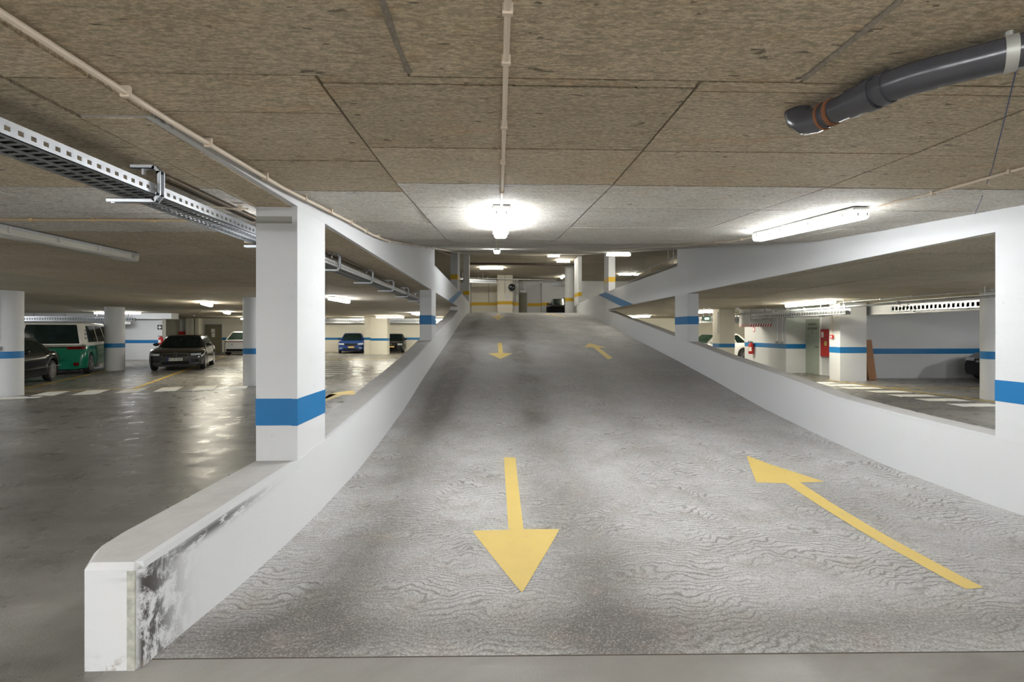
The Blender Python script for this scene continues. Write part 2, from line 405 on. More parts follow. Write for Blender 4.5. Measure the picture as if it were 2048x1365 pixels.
bm = B(); box(bm, XRo, 25, -9, 38, Z1R+.03, Z1R+.06); box(bm, 11.4, 25, -9, 38, Z1R, Z1R+.02); box(bm, XRo, 11.4, 19.9, 38, Z1R-.006, Z1R+.02); box(bm, 4.645, 11.4, 12.9, 19.9, Z1R-.006, Z1R+.02); box(bm, XR, XRo, -9, 2.28, Z1R+.03, Z1R+.06)
cr = struct('ceiling_right', bm, M['ceil_far'])
for ya, yb in zip([2.5, 4, 5.5, 7, 8.5, 10, 11.4], [4, 5.5, 7, 8.5, 10, 11.4, 12.9]): panel_patch(cr, 4.645, XRo, ya, yb, lambda y: Z1R-.006, M['ceil_far'], .003, t=.005)
grid_panels(cr, [XRo, 6.6, 8.2, 9.8, 11.4], [-9, -3, 1, 2.5, 4, 5.5, 7, 8.5, 10, 11.4, 12.9], lambda y: Z1R-.006, M['ceil_far'])
bm = B(); box(bm, -25, XLo, 8, 42, 6.02, 6.2); box(bm, XRo, 22, 8, 42, 6.02, 6.2); box(bm, XLo, XRo, 27.5, 42, 6.0, 6.2)
cu_ = struct('ceiling_upper', bm, M['ceil_far'])
grid_panels(cu_, [XLo, -.3, 1.3, 2.9, XRo], [27.6, 29.1, 30.6], lambda y: 5.96, M['ceil_far'])
bm = B(); box(bm, XLo, XRo, 30.6, 30.9, 5.86, 6.0); struct('trim_2', bm, M['seam'])
for x in (-.355, 1.24):
    bm = B(); prev = None
    for k in range(40):
        y = -2.0+k*.1; dx = random.uniform(-.004, .004); w_ = random.uniform(.008, .016)
        cur = [bm.verts.new((x+dx-w_, y, 2.6195)), bm.verts.new((x+dx, y, 2.614-random.uniform(0, .006))), bm.verts.new((x+dx+w_, y, 2.6195))]
        if prev:
            for i in (0, 1): bm.faces.new((prev[i], prev[i+1], cur[i+1], cur[i]))
        prev = cur
        if y > 1.85: break
    link_mesh('rough_joint', bm, M['joint'], ceil_near)
# ramp edge beams of the sloping ceiling slab
for nm, xa, xb in (('trim_3', XLo, XL+.0), ('trim_4', XR, XRo)):
    bm = B(); strip_x(bm, xa, xb, [(12.2, cz(12.2)+.2), (27.5, 6.2)], [(12.2, cz(12.2)-.0), (27.5, 5.99)]); struct(nm, bm, M['plaster_grey'])

# ------------------------------------------------------------------ the two ramp walls
def ramp_wall(name, xi, xo, topprof, y_open, y_end, zlow, sgn):
    bm = B()
    ys_ = [p[0] for p in topprof]
    strip_x(bm, xi, xo, topprof, [(y, min(-.1, t) if y < 6 else rz(y)-.25) for y, t in topprof])
    # fascia and guard wall
    top = [(2.28, 2.64)]+[(y, cz(y)+.04) for y in (3.5, 5.05, 6.0, 6.7, 8, 10, 12.2)]
    strip_x(bm, xi, xo, top, [(y, zlow) for y, _ in top])
    g = [(12.2, 3.27), (y_end, 3.27)]
    strip_x(bm, xi, xo, g, [(12.2, zlow), (y_end, zlow)])
    yk = topprof[-1][0]
    strip_x(bm, xi, xo, [(y_end, 3.27), (y_end+5, 3.23), (y_end+7.6, 3.2), (y_end+8.0, 3.12)], [(y_end, rz(y_end)-.25), (y_end+5, rz(y_end+5)-.25), (y_end+7.6, 2.4), (y_end+8.0, 2.4)])
    bmesh.ops.remove_doubles(bm, verts=bm.verts, dist=.0005)
    return struct(name, bm, M['parapet'])
TL = [(2.55,.560),(3.9,.562),(4.5,.59),(5.1,.633),(6.0,.70),(6.6,.753),(7.3,.835),(8.4,.95),(9.6,1.09),(11.6,1.37),(13.6,1.63),(17.2,2.08),(19.4,2.45)]
TR = [(-3.5,.60),(3.5,.60),(4.3,.62),(5.4,.65),(6.4,.70),(7.3,.82),(8.4,.95),(9.6,1.09),(11.0,1.28),(14.6,1.76),(17.0,2.06),(19.9,2.45)]
wl = ramp_wall('wall_left', XL, XLo, TL, 0, 19.4, Z1L, -1)
wr = ramp_wall('wall_right', XR, XRo, TR, 0, 19.9, Z1R, 1)
# bevelled free end of the left parapet
bm = B()
rows = [((XL, 2.15), (-1.84, 2.15), (XLo, 2.36)), ]
base = [(XL-.0, 2.212), (XL-.022, 2.19), (-1.838, 2.19), (-1.845, 2.197), (XLo, 2.36), (XLo, 2.55), (XL, 2.55)]
A = [bm.verts.new((x, y, -.1)) for x, y in base]; Bv = [bm.verts.new((x, y, .535)) for x, y in base]
cx, cy = -1.75, 2.45
Cv = [bm.verts.new((x+(cx-x)*(.1 if y < 2.5 else 0), y+(.022 if y < 2.4 else 0), .560)) for x, y in base]
n_ = len(base)
for P_, Q_ in ((A, Bv), (Bv, Cv)):
    for i in range(n_): bm.faces.new((P_[i], P_[(i+1) % n_], Q_[(i+1) % n_], Q_[i]))
bm.faces.new(Cv); bm.faces.new(A[::-1])
we = link_mesh('wall_end', bm, M['parapet'], wl)
bm = B(); box(bm, XL-.05, XL-.016, 2.187, 2.2, .085, .53); link_mesh('corner_strip', bm, M['moss'], wl)
# plaster arris strip along the inner top edge of the left parapet and the fascia
TLe = [(2.215, .558)]+TL
bm = B(); strip_x(bm, XL-.035, XL+.003, [(y, z+.004) for y, z in TLe], [(y, z-.03) for y, z in TLe]); link_mesh('edge_strip', bm, M['plaster'], wl)
bm = B(); strip_x(bm, XR-.003, XR+.035, [(y, z+.004) for y, z in TR], [(y, z-.03) for y, z in TR]); link_mesh('edge_strip', bm, M['plaster'], wr)
# slanted blue band painted parallel to the ramp
for wp, xw, o_, y0, y1, zl in ((wl, XL, .003, 15.6, 21.3, Z1L), (wr, XR, -.003, 16.2, 21.9, Z1R)):
    bm = B(); k = (3.27-zl)/(y1-y0-1.5)
    prism(bm, [(y0, zl), (y0+1.5, zl), (y1, 3.27), (y1-1.5, 3.27)], 'x', xw-.004, xw+.004); link_mesh('painted_band', bm, M['blue'], wp)

# ------------------------------------------------------------------ pillars
def band_box(par, x0, x1, y0, y1, z0, z1, mat, t=.003):
    bm = B(); box(bm, x0-t, x1+t, y0-t, y1+t, z0, z1); return link_mesh('painted_band', bm, mat, par)
def pillar(label, x0, x1, y0, y1, zb, zt, bz, bm_, group=None, mat='plaster', strip=True):
    t = thing('pillar', label, 'pillar', ((x0+x1)/2, (y0+y1)/2, zb), group=group)
    ox, oy, oz = t.location
    bm = B(); box(bm, x0-ox, x1-ox, y0-oy, y1-oy, 0, zt-oz); link_mesh('shaft', bm, M[mat], t)
    b = band_box(t, x0-ox, x1-ox, y0-oy, y1-oy, bz[0]-oz, bz[1]-oz, bm_)
    return t
pL1 = pillar('large white rectangular pillar with blue band on the left ramp wall, nearest the camera', XLo, XL-.001, 3.90, 4.50, .50, Z1L, (.845, 1.06), M['blue'])
bm = B(); box(bm, XL-.04-pL1.location.x, XL+.002-pL1.location.x, 3.88-pL1.location.y, 3.90-pL1.location.y, 0, Z1L-.5); link_mesh('edge_strip', bm, M['plaster'], pL1)
bm = B(); box(bm, XL-.043-pL1.location.x, XL+.0035-pL1.location.x, 3.877-pL1.location.y, 3.90-pL1.location.y, .845-.5, 1.06-.5); link_mesh('painted_band', bm, M['blue'], pL1)
bm = B(); box(bm, XLo-.001-pL1.location.x, XL-.045-pL1.location.x, 3.893-pL1.location.y, 3.9-pL1.location.y, 2.465-.5, 2.52-.5); o = link_mesh('grey_stripe', bm, M['stripe'], pL1)
pillar('white pillar with blue band further up the left ramp wall', XL-.28, XL-.001, 11.62, 12.42, 1.3, Z1L, (1.765, 1.985), M['blue'])
pillar('huge white pillar with pale blue band cut by the right edge of the photo', XR+.001, XRo, 3.5, 4.31, .55, Z1R, (.957, 1.151), M['blue'])
pillar('white pillar with blue band further up the right ramp wall', XR+.001, XR+.27, 11.52, 12.35, 1.3, Z1R, (1.77, 1.965), M['blue'])
pillar('white upper pillar with yellow band, above the left ramp guard wall, nearer one', XL-.28, XL-.001, 19.1, 20.3, 3.25, cz(19)+.1, (3.66, 3.86), M['yellowband'])
pillar('white upper pillar with yellow band at the end of the left guard wall', XL-.32, XL-.001, 26.7, 27.3, 3.1, 5.85, (3.62, 3.84), M['yellowband'])
pillar('white upper pillar with yellow band, above the right ramp guard wall, nearer one', XR+.001, XR+.28, 19.85, 20.7, 3.25, cz(20)+.1, (3.66, 3.86), M['yellowband'])
pillar('white upper pillar with yellow band at the end of the right guard wall', XR-.0, XR+.2, 27.4, 28.8, 3.1, 5.9, (3.62, 3.84), M['yellowband'])
def column(label, x, y, r, z0, z1, band, bmat, sw=False, mat='plaster'):
    t = thing('round_column', label, 'column', (x, y, z0))
    bm = B(); lathe(bm, [(r, 0), (r, z1-z0)], 40); link_mesh('shaft', bm, M[mat], t, True)
    bm = B(); lathe(bm, [(r-.01, band[0]-z0), (r+.003, band[0]-z0), (r+.003, band[1]-z0), (r-.01, band[1]-z0)], 40); link_mesh('painted_band', bm, bmat, t, True)
    return t
c1 = column('white round column with blue band and switch conduit at the left edge of the photo', -12.17, 12.25, .31, 0, Z1L, (.935, 1.105), M['blue'])
bm = B(); tube(bm, [(.12, -.31, Z1L), (.12, -.315, 1.22)], .012, 8); link_mesh('conduit', bm, M['tan_pvc'], c1)
bm = B(); box(bm, .07, .17, -.35, -.28, 1.14, 1.23); bevel(bm, .008); link_mesh('switch_box', bm, M['galv_dark'], c1)
column('white round column with blue band beside the green van', -15.75, 20.2, .335, 0, Z1L, (.93, 1.105), M['blue'])
column('white round column with blue band just left of the large near pillar', -7.23, 14.55, .34, 0, Z1L, (.93, 1.1), M['blue'])
column('white round column with blue band beside the dark car at the right edge', 11.63, 10.9, .26, 0, Z1R, (.95, 1.13), M['blue'])
column('grey round column with yellow band at the top of the ramp', 4.80, 32.2, .30, Z2, 6.0, (3.6, 3.83), M['yellowband'], mat='plaster_grey')

# ------------------------------------------------------------------ walls
def wall(name, x0, x1, y0, y1, z0, z1, mat='plaster', bands=(), bmat='blue', bz=(.93, 1.11)):
    bm = B(); box(bm, x0, x1, y0, y1, z0, z1); o = struct(name, bm, M[mat])
    for (a, b, c, d) in bands: band_box(o, a, b, c, d, z0+bz[0] if z0 > 1 else bz[0], z0+bz[1] if z0 > 1 else bz[1], M[bmat], 0)
    return o
wall('wall_back', -31, 25, -9.3, -9, -.1, 3.0)
wall('wall_side_left', -31.3, -31, -9, 38, -.1, 3.0)
wall('wall_side_right', 25, 25.3, -9, 38, -.1, 3.0)
wA = wall('wall_far_left', -31, -18.9, 27.6, 27.9, 0, Z1L, 'plaster', [(-31, -18.9, 27.595, 27.6)])
wB = wall('wall_far', -31, -1.5, 37.5, 37.8, 0, Z1L, 'cream', [(-21.55, -1.5, 37.495, 37.5)])
# far pier groups beyond the blue car
wall('wall_pier_grey', -9.9, -9.2, 36.3, 37.5, 0, Z1L, 'plaster_grey', [(-9.905, -9.195, 36.29, 37.4)])
p = pillar('cream rectangular pillar with stepped blue band between blue and black cars', -8.75, -7.6, 33.2, 33.9, 0, Z1L, (.95, 1.12), M['blue'], mat='cream')
bm = B(); box(bm, -1.05, -.575, -.2, .35, 0, Z1L); link_mesh('pilaster', bm, M['cream'], p)
bm = B(); box(bm, -1.06, -.58, -.21, .36, 1.0, 1.17); link_mesh('painted_band', bm, M['blue'], p)
# right hand side
wall('wall_service', 11.05, 11.6, 18.1, 21.2, 0, Z1R, 'plaster', [(11.045, 11.6, 18.095, 21.2)])
wall('wall_door_side', 11.85, 12.1, 15.6, 18.1, 0, Z1R, 'plaster', [])
wall('wall_door_reveal', 11.6, 12.1, 18.1, 18.4, 0, Z1R, 'plaster', [(11.6, 11.86, 18.095, 18.1)])
wall('wall_pier', 10.98, 11.85, 15.1, 15.6, 0, Z1R, 'plaster', [(10.975, 11.85, 15.095, 15.6)], bz=(.90, 1.09))
wall('wall_bay_right', 11.85, 25, 15.95, 16.3, 0, Z1R, 'plaster', [(11.85, 25, 15.945, 15.95)], bz=(.83, 1.01))
wall('wall_far_right', 4.9, 25, 33.5, 33.8, 0, Z1R, 'cream', [(4.9, 25, 33.495, 33.5)])
wall('wall_bay_end', 11.6, 11.9, 21.2, 33.5, 0, Z1R, 'plaster') if False else None
pillar('cream square pillar with blue band left of the fire extinguisher', 9.1, 9.75, 19.5, 20.1, 0, Z1R, (.93, 1.09), M['blue'], mat='cream')
# beams
bm = B(); box(bm, 12.1, 12.4, 9.5, 15.9, 2.13, Z1R); struct('beam_right', bm, M['plaster_grey'])
bm = B(); box(bm, -31, -18.0, 27.0, 27.6, 2.28, Z1L); struct('beam_left', bm, M['plaster'])
# boxed duct with hazard stripe
t = thing('boxed_duct', 'white boxed duct drop with red and white hazard edge above the extinguisher', 'duct', (10.6, 19.5, 1.78))
bm = B(); box(bm, -.45, .44, -.45, .4, .1, Z1R-1.78); link_mesh('casing', bm, M['plaster'], t)
bm = B(); box(bm, -.455, .44, -.455, .4, 0, .12); link_mesh('hazard_board', bm, M['white'], t)
for k in range(9):
    bm = B(); x = -.45+k*.099
    v = [bm.verts.new(q) for q in ((x, -.458, .002), (x+.045, -.458, .002), (x+.09, -.458, .118), (x+.045, -.458, .118))]; bm.faces.new(v)
    link_mesh('stripe', bm, M['red'], t)
for k in range(8):
    bm = B(); y = -.44+k*.1
    v = [bm.verts.new(q) for q in ((-.458, y, .118), (-.458, y+.045, .118), (-.458, y+.09, .002), (-.458, y+.045, .002))]; bm.faces.new(v)
    link_mesh('stripe', bm, M['red'], t)
# left hazard panel on the far left wall
t = thing('duct_panel', 'white overhead duct panel with faint red hazard stripes left of the black estate', 'duct', (-20.7, 26.9, 1.98))
bm = B(); box(bm, -.6, .5, -.2, .1, 0, .58); link_mesh('casing', bm, M['white'], t)
for k in range(7):
    bm = B(); x = -.58+k*.15
    v = [bm.verts.new(q) for q in ((x, -.203, .01), (x+.07, -.203, .01), (x+.14, -.203, .12), (x+.07, -.203, .12))]; bm.faces.new(v); link_mesh('stripe', bm, M['red'], t)
# upper level
wall('wall_upper_side', -2.3, -2.15, 33.5, 39.3, Z2, 5.55, 'plaster_grey', [(-2.3, -2.14, 33.49, 39.3)], 'yellowband', (.85, 1.05))
wall('wall_upper_back', -2.2, .0, 39.0, 39.4, Z2, 5.55, 'cream', [(-2.2, 0, 38.99, 39.4)], 'yellowband', (.95, 1.2))
wall('wall_upper_block', -.05, 1.15, 37.6, 39.0, Z2, 6.02, 'cream', [(-.055, 1.155, 37.59, 39.0)], 'yellowband', (.95, 1.2))
wall('wall_upper_recess', 1.15, 1.65, 38.3, 39.0, Z2, 5.8, 'plaster_grey', [(1.14, 1.655, 38.29, 39.0)], 'yellowband', (.9, 1.15))
wall('wall_upper_door', 1.65, 3.5, 39.2, 39.5, Z2, 5.55, 'plaster', [(2.35, 3.5, 39.19, 39.5)], 'yellowband', (.9, 1.15))
wall('wall_upper_pier', 3.5, 4.1, 38.2, 39.2, Z2, 5.55, 'plaster', [(3.49, 4.11, 38.19, 39.2)], 'yellowband', (.9, 1.15))
wall('wall_upper_far', -25, 22, 42, 42.3, Z2, 6.2, 'plaster_grey')
wall('wall_upper_left', -25.3, -25, 8, 42, Z2, 6.2, 'plaster_grey')
wall('wall_upper_right', 22, 22.3, 8, 42, Z2, 6.2, 'plaster_grey')
wall('wall_upper_near_left', -25, XLo, 7.8, 8, Z2, 6.2, 'plaster_grey')
wall('wall_upper_near_right', XRo, 22, 7.8, 8, Z2, 6.2, 'plaster_grey')
bm = B(); prism(bm, [(33, 2.75), (41, 2.75), (41, 4.6), (33, 3.2)], 'x', 5.6, 5.8); struct('wall_upper_ramp_side', bm, M['plaster_grey'])

# ------------------------------------------------------------------ doors
def door(name, loc, rzz, w_, h_, mat, label_pieces=()):
    t = thing(name, None, None, loc, rzz); t['kind'] = 'structure'
    bm = B(); box(bm, -w_/2, w_/2, -.02, .02, 0, h_); bevel(bm, .004, 1); link_mesh('door_leaf', bm, mat, t)
    bm = B(); box(bm, -w_/2-.06, -w_/2, -.035, .03, 0, h_+.06); box(bm, w_/2, w_/2+.06, -.035, .03, 0, h_+.06); box(bm, -w_/2, w_/2, -.035, .03, h_, h_+.06)
    link_mesh('door_frame', bm, M['galv_dark'] if mat == M['door_olive'] else M['white'], t)
    bm = B(); tube(bm, [(w_/2-.09, -.02, 1.02), (w_/2-.09, -.07, 1.02), (w_/2-.2, -.07, 1.02)], .012, 8); link_mesh('door_handle', bm, M['black'], t)
    return t
d1 = door('door_1', (-22.6+ (0), 37.44, 0), 0, 1.15, 2.08, M['door_olive']); d1.location.x = ony(427, 700, 37.44).x
for k, (a, b) in enumerate(((1.66, .3), (1.32, .34))):
    bm = B(); box(bm, -.16+.04*k, .12, -.028, -.022, a-b/2, a+b/2-.02); link_mesh('notice', bm, M['paper'], d1)
d2 = door('door_2', (11.83, 17.72, 0), -PI/2, .86, 2.06, M['door_green'])
text('lettering', 'ACESSO', .13, M['ink'], d2, (.02, -.023, 1.86), (PI/2, 0, 0)); text('lettering', 'ESCADAS', .13, M['ink'], d2, (.02, -.023, 1.70), (PI/2, 0, 0)); text('lettering', '-2', .12, M['ink'], d2, (.02, -.023, 1.55), (PI/2, 0, 0))
d3 = door('door_3', (2.0, 39.17, Z2), 0, .66, 1.95, M['door_olive'])

# ------------------------------------------------------------------ lamps
def lamp(label, x, y, z, rot=0, L=1.55, lit='lit', pitch=0, group=None, detail=True, warm=False):
    t = thing('fluorescent_lamp', label, 'lamp', (x, y, z), 0, group); t.rotation_euler = (pitch, 0, rot)
    bm = B(); box(bm, -.078, .078, -L/2, L/2, -.036, -.004); bevel(bm, .008, 1); link_mesh('housing', bm, M['lamp_body'], t)
    bm = B()
    prism(bm, [(-.079, -.034), (.079, -.034), (.072, -.09), (.05, -.108), (-.05, -.108), (-.072, -.09)], 'y', -L/2+.012, L/2-.012)
    link_mesh('diffuser', bm, M[lit], t)
    if detail:
        for k in range(4):
            for s in (-1, 1):
                yk = -L/2+.12+k*(L-.24)/3
                bm = B(); box(bm, s*.084-.006, s*.084+.006, yk-.014, yk+.014, -.075, -.02); link_mesh('clip', bm, M['clip'], t)
        for s in (-1, 1):
            for xx in (-.05, .035):
                bm = B(); box(bm, xx, xx+.015, s*(L/2-.002)-.012, s*(L/2-.002)+.012, -.085, -.055); link_mesh('end_clip', bm, M['clip'], t)
    return t
lamp('lit fluorescent lamp over the middle of the ramp, end towards the camera', .03, 4.95, cz(4.95)-.002, 0, 1.5, pitch=.065, lit='lit_mid')
lamp('long lit fluorescent lamp on the ceiling beside the right ramp wall', 3.22, 5.0, cz(5.0)-.002, 0, 1.7, pitch=.070, lit='lit_near')
lamp('unlit grey fluorescent lamp on the ceiling at the left', -4.62, 5.35, Z1L-.01, 0, 1.75, lit='lamp_off')
lamp('small lit lamp on the ramp ceiling beyond the nearest middle lamp', -.03, 13.4, cz(13.4)-.01, 0, 1.5, pitch=.149, lit='lit_near')
lamp('lit lamp seen through the left opening right beside the near pillar', -4.7, 14.4, Z1L-.01, 0, 1.55)
lamp('lit lamp beyond the left opening, end-on near the second pillar', -4.4, 25.8, Z1L-.01, 0, 1.55)
lamp('lit crosswise lamp above the blue car', -6.8, 30.5, Z1L-.05, PI/2, 1.7, lit='lit_warm', detail=False)
lamp('lit warm lamp above the black estate car, larger one', -10.0, 16.8, Z1L-.01, .4, 1.55, lit='lit_warm')
lamp('lit warm lamp above the black estate car, smaller farther one', -13.6, 24.5, Z1L-.01, .4, 1.55, lit='lit_warm', detail=False)
lamp('lit crosswise lamp behind the round column beside the van', -19.2, 24.8, Z1L-.02, PI/2, 2.2, detail=False, lit='lit_near')
lamp('long lit lamp on the right side ceiling above the service wall', 9.62, 14.6, Z1R-.01, 0, 2.2, lit='lit_warm')
lamp('lit lamp through the right opening just beyond the second pillar', 9.0, 20.8, Z1R-.01, .5, 1.3, lit='lit_warm', detail=False)
lamp('small lit lamp at the narrow end of the right opening', 8.2, 27.5, Z1R-.01, .6, 1.3, lit='lit_warm', detail=False)
lamp('lit crosswise lamp beside the right upper pillar', 4.55, 18.0, cz(18)-.02, PI/2, .9, lit='lit_far', detail=False, pitch=0)
lamp('lit upper lamp left of the crosswise one, slanted', 3.05, 26.2, cz(26.2)-.02, -.5, 1.4, lit='lit_far', detail=False, pitch=.14)
lamp('small lit lamp above the grey round column', 4.0, 29.3, 5.94, PI/2, .8, lit='lit_far', detail=False)
lamp('lit crosswise lamp on the upper ceiling left of the mirror column', -.45, 33.0, 5.98, PI/2, 1.6, lit='lit_far', detail=False)
lamp('tiny lit lamp far beyond the grey round column', 5.2, 38.5, 6.015, 0, 1.2, lit='lit_far', detail=False)
lamp('lit lamp on the left upper ceiling', -9, 24, 6.0, 0, 1.5, lit='lit_far', detail=False)
lamp('lit lamp on the right upper ceiling', 12, 30, 6.0, 0, 1.5, lit='lit_far', detail=False)
# unseen lamps added to brighten the garage, behind and beside the view
G = 'added fill lamps out of view'
for x, y in ((.03, -3.0), (3.22, -3.0), (-3.2, -2.2), (.4, -.8), (-6.2, -2.0), (-10.5, -1.0), (7.5, -2), (-4.6, .2), (-9.5, 5.6), (-12.5, 8.6), (-17, 13.5), (-21.5, 18.5), (-27, 22)):
    lamp('added fluorescent fill lamp on the ceiling outside the picture', x, y, 2.59, 0, 1.5, group=G, detail=False)
for x, y in ((8.2, 2.5), (9.6, 7.0), (13.6, 9.0), (17.5, 11.0), (22, 13)):
    lamp('added fluorescent fill lamp on the ceiling outside the picture', x, y, Z1R-.01, 0, 1.5, group=G, detail=False)
LN = ['added fill lamp near the olive door wall, far left', 'added fill lamp on the ceiling left of the blue car', 'added crosswise fill lamp left of the one above the blue car', 'added crosswise fill lamp right of the one above the blue car', 'added fill lamp above the white car behind the cream square pillar', 'added fill lamp near the far right wall behind the service wall', 'added crosswise fill lamp by the far right wall near the ramp', 'added fill lamp in the far right corner behind the service wall']
for k_, (x, y, r_) in enumerate(((-17.2, 33.5, 0), (-12.6, 33.5, 0), (-9.5, 33.8, PI/2), (-4.2, 33.8, PI/2), (13.6, 24.2, 0), (14.5, 29.5, 0), (7.2, 31, PI/2), (19, 27, 0))):  # lamps added deep in the garage to brighten its far walls and cars
    lamp(LN[k_], x, y, 2.5 if x < 0 else Z1R-.01, r_, 1.5, lit='lit_warm', group='added far garage lamps', detail=False)
for x, y in ((-14, 14), (-14, 30), (10, 16), (16, 36), (-7, 36), (10, 36.5)):  # extra hidden lamps added to light the upper level
    lamp('added fill lamp on the upper level ceiling away from the ramp', x, y, 6.02, PI/2, 1.5, lit='lit_far', group='added upper level lamps', detail=False)
# bulkhead on the outer face of the near pillar
t = thing('bulkhead_lamp', 'small round white bulkhead lamp peeking out behind the near left pillar', 'lamp', (XLo, 4.18, 2.19))
bm = B(); lathe(bm, [(.075, 0), (.075, .012)], 20, Matrix.Rotation(-PI/2, 4, 'Y')); link_mesh('base_ring', bm, M['white'], t, True)
bm = B(); lathe(bm, [(.066, .012), (.06, .025), (.04, .036), (.01, .04)], 20, Matrix.Rotation(-PI/2, 4, 'Y')); link_mesh('dome', bm, M['bulb'], t, True)

# ------------------------------------------------------------------ conduits
def conduit(label, pts, r, mat, clips=(), name='conduit', clipmat=None, cat='conduit', cs_=.016, hang=None):
    t = thing(name, label, cat, pts[0]); o = Vector(pts[0])
    bm = B(); tube(bm, [Vector(p)-o for p in pts], r, 8); link_mesh('tube', bm, M[mat], t, True)
    if hang:
        for k in range(4):
            f = .1+.27*k; p = Vector(pts[0]).lerp(Vector(pts[-1]), f)
            bm = B(); tube(bm, [p-o, Vector((p.x, p.y, hang))-o], .008, 6); link_mesh('hanger_rod', bm, M['galv'], t)
    for c in clips:
        c = Vector(c)-o; bm = B(); box(bm, c.x-r-.006, c.x+r+.006, c.y-cs_/2, c.y+cs_/2, c.z-r-.006, c.z+r+.02); link_mesh('clip', bm, M[clipmat or mat], t)
    return t
xs_ = .03
pts = [(xs_, y, cz(y)-.014) for y in (-4, 2.3, 3.5, 4.2)]
conduit('cream conduit running along the middle of the ceiling to the nearest lamp', pts, .011, 'cream_pvc', [(xs_, y, cz(y)-.014) for y in (.35, .95, 1.5, 1.78, 2.35, 2.9, 3.6)])
pts = [(XL+.05, y, cz(y)-.024) for y in (-3, 1.2, 2.3, 3.5, 5.05, 6, 6.7, 9, 12.2, 16, 20)]
conduit('long cream conduit following the top of the left ramp wall', pts, .013, 'cream_pvc', [(XL+.05, y, cz(y)-.024) for y in (2.05, 2.62, 3.25, 3.9, 4.5, 5.1, 5.7, 6.3, 6.9, 7.8, 8.7, 9.6, 10.5, 11.4)])
pts = [(3.30, y, cz(y)-.014) for y in (-2, 2.3, 3.5, 4.0)]+[(3.24, 4.15, cz(4.15)-.04)]
conduit('tan conduit leading into the lamp beside the right ramp wall', pts, .009, 'cream_pvc', [(3.30, y, cz(y)-.014) for y in (2.4, 3.0, 3.55)])
pts = [(3.3, y, cz(y)-.014) for y in (5.9, 6.7, 9, 12, 16)]
conduit('tan conduit leaving the far end of the right lamp', pts, .009, 'cream_pvc', [(3.30, y, cz(y)-.014) for y in (6.4, 7.2, 8, 9, 10)])
pts = [(-.03, y, cz(y)-.014) for y in (5.75, 6.7, 9, 12.6)]
conduit('short conduit between the two middle ramp lamps', pts, .010, 'cream_pvc')
conduit('thin tan conduit crossing the left ceiling from the photo edge to the tray', [(-5.5, 4.36, Z1L-.02), (-2.35, 4.32, Z1L-.02)], .008, 'tan_pvc', [(x, 4.34, Z1L-.02) for x in (-4.1, -3.57, -3.05)])
conduit('pale conduit running beside the unlit lamp', [(-4.95, 3.0, Z1L-.05), (-4.95, 4.9, Z1L-.05)], .014, 'cream_pvc')
for k, (xx, zz) in enumerate(((-2.65, 2.575), (-2.72, 2.575))):
    conduit(('grey cable pipe above the near cable tray, inner one', 'grey cable pipe above the near cable tray, outer one')[k], [(xx+.56, 3.1, zz), (xx+.56, 9, zz)], .010, 'brown_pvc')
conduit('bent tan conduit dropping to the cable tray left of the near pillar', [(-1.96, 3.82, 2.56), (-2.1, 3.82, 2.56), (-2.2, 3.7, 2.55), (-2.24, 3.6, 2.5)], .008, 'cream_pvc', [(-2.02, 3.82, 2.56)])
conduit('second tan conduit ending left of the near pillar', [(-1.96, 4.25, 2.55), (-2.2, 4.25, 2.55), (-2.26, 4.1, 2.5)], .008, 'cream_pvc')
for x, y, z, l in ((-2.47, 3.35, 2.5, 'small cream junction box under the near cable tray bracket'), (-2.52, 5.0, 2.53, 'small cream junction box under the tray near the thin conduit'), (-2.5, 6.3, 2.53, 'small cream junction box beside the tray left of the pillar')):
    bm = B(); box(bm, x-.06, x+.06, y-.05, y+.05, z-.03, z+.06); bevel(bm, .006, 1); tag(link_mesh('junction_box', bm, M['cream_pvc']), l, 'box')
conduit('galvanised pipe running along the right side below the ceiling', [(9.9, 8, 2.30), (9.9, 22.8, 2.30)], .03, 'galv', [(9.9, y, 2.30) for y in (11.6, 13.4, 15.2, 17, 19)], name='pipe', cat='pipe', cs_=.05, hang=Z1R)
conduit('thin upper conduit on the right side ceiling', [(10.6, 8, 2.49), (10.6, 15.5, 2.49)], .015, 'galv', [(10.6, y, 2.49) for y in (10, 11, 12, 13, 14)])
for px in (1555, 1566):
    q = onx(px, 690, 11.04)
    conduit('vertical conduit with switch box on the service wall, '+('left one' if px == 1555 else 'right one'), [(11.035, q.y, 2.45), (11.035, q.y, 1.2)], .014, 'galv')
    bm = B(); box(bm, 10.97, 11.04, q.y-.05, q.y+.05, 1.1, 1.21); bevel(bm, .008, 1); tag(link_mesh('switch', bm, M['galv_dark']), 'grey wall switch at the foot of the '+('left' if px == 1555 else 'right')+' vertical conduit', 'switch')
conduit('vertical conduit on the side of the cream square pillar', [(9.05, 19.48, 2.4), (9.05, 19.48, 1.5)], .014, 'galv_dark')
conduit('silver conduit running high above the right guard wall', [(9, 20, 5.36), (9, 34, 5.36)], .03, 'galv', hang=6.02)
conduit('dark pipe running high above the right guard wall', [(9.3, 20, 5.1), (9.3, 34, 5.1)], .05, 'galv_dark', name='pipe', cat='pipe', hang=6.02)
conduit('light pipe crossing high beyond the first left guard wall opening', [(-6, 16, 5.7), (-2.2, 27, 5.7)], .03, 'cream_pvc', name='pipe', cat='pipe', hang=6.02)
conduit('white pipe along the far left wall under the tray', [(-24, 27.1, 2.3), (-18.5, 27.1, 2.3)], .03, 'white', name='pipe', cat='pipe')
conduit('horizontal white pipe on the upper level back wall', [(-3, 37.3, 5.75), (4.5, 37.0, 5.55)], .035, 'white', [(x, 37.2, 5.7-.03*x) for x in (-1.5, -.8, .2, .8, 2.4)], name='pipe', cat='pipe')
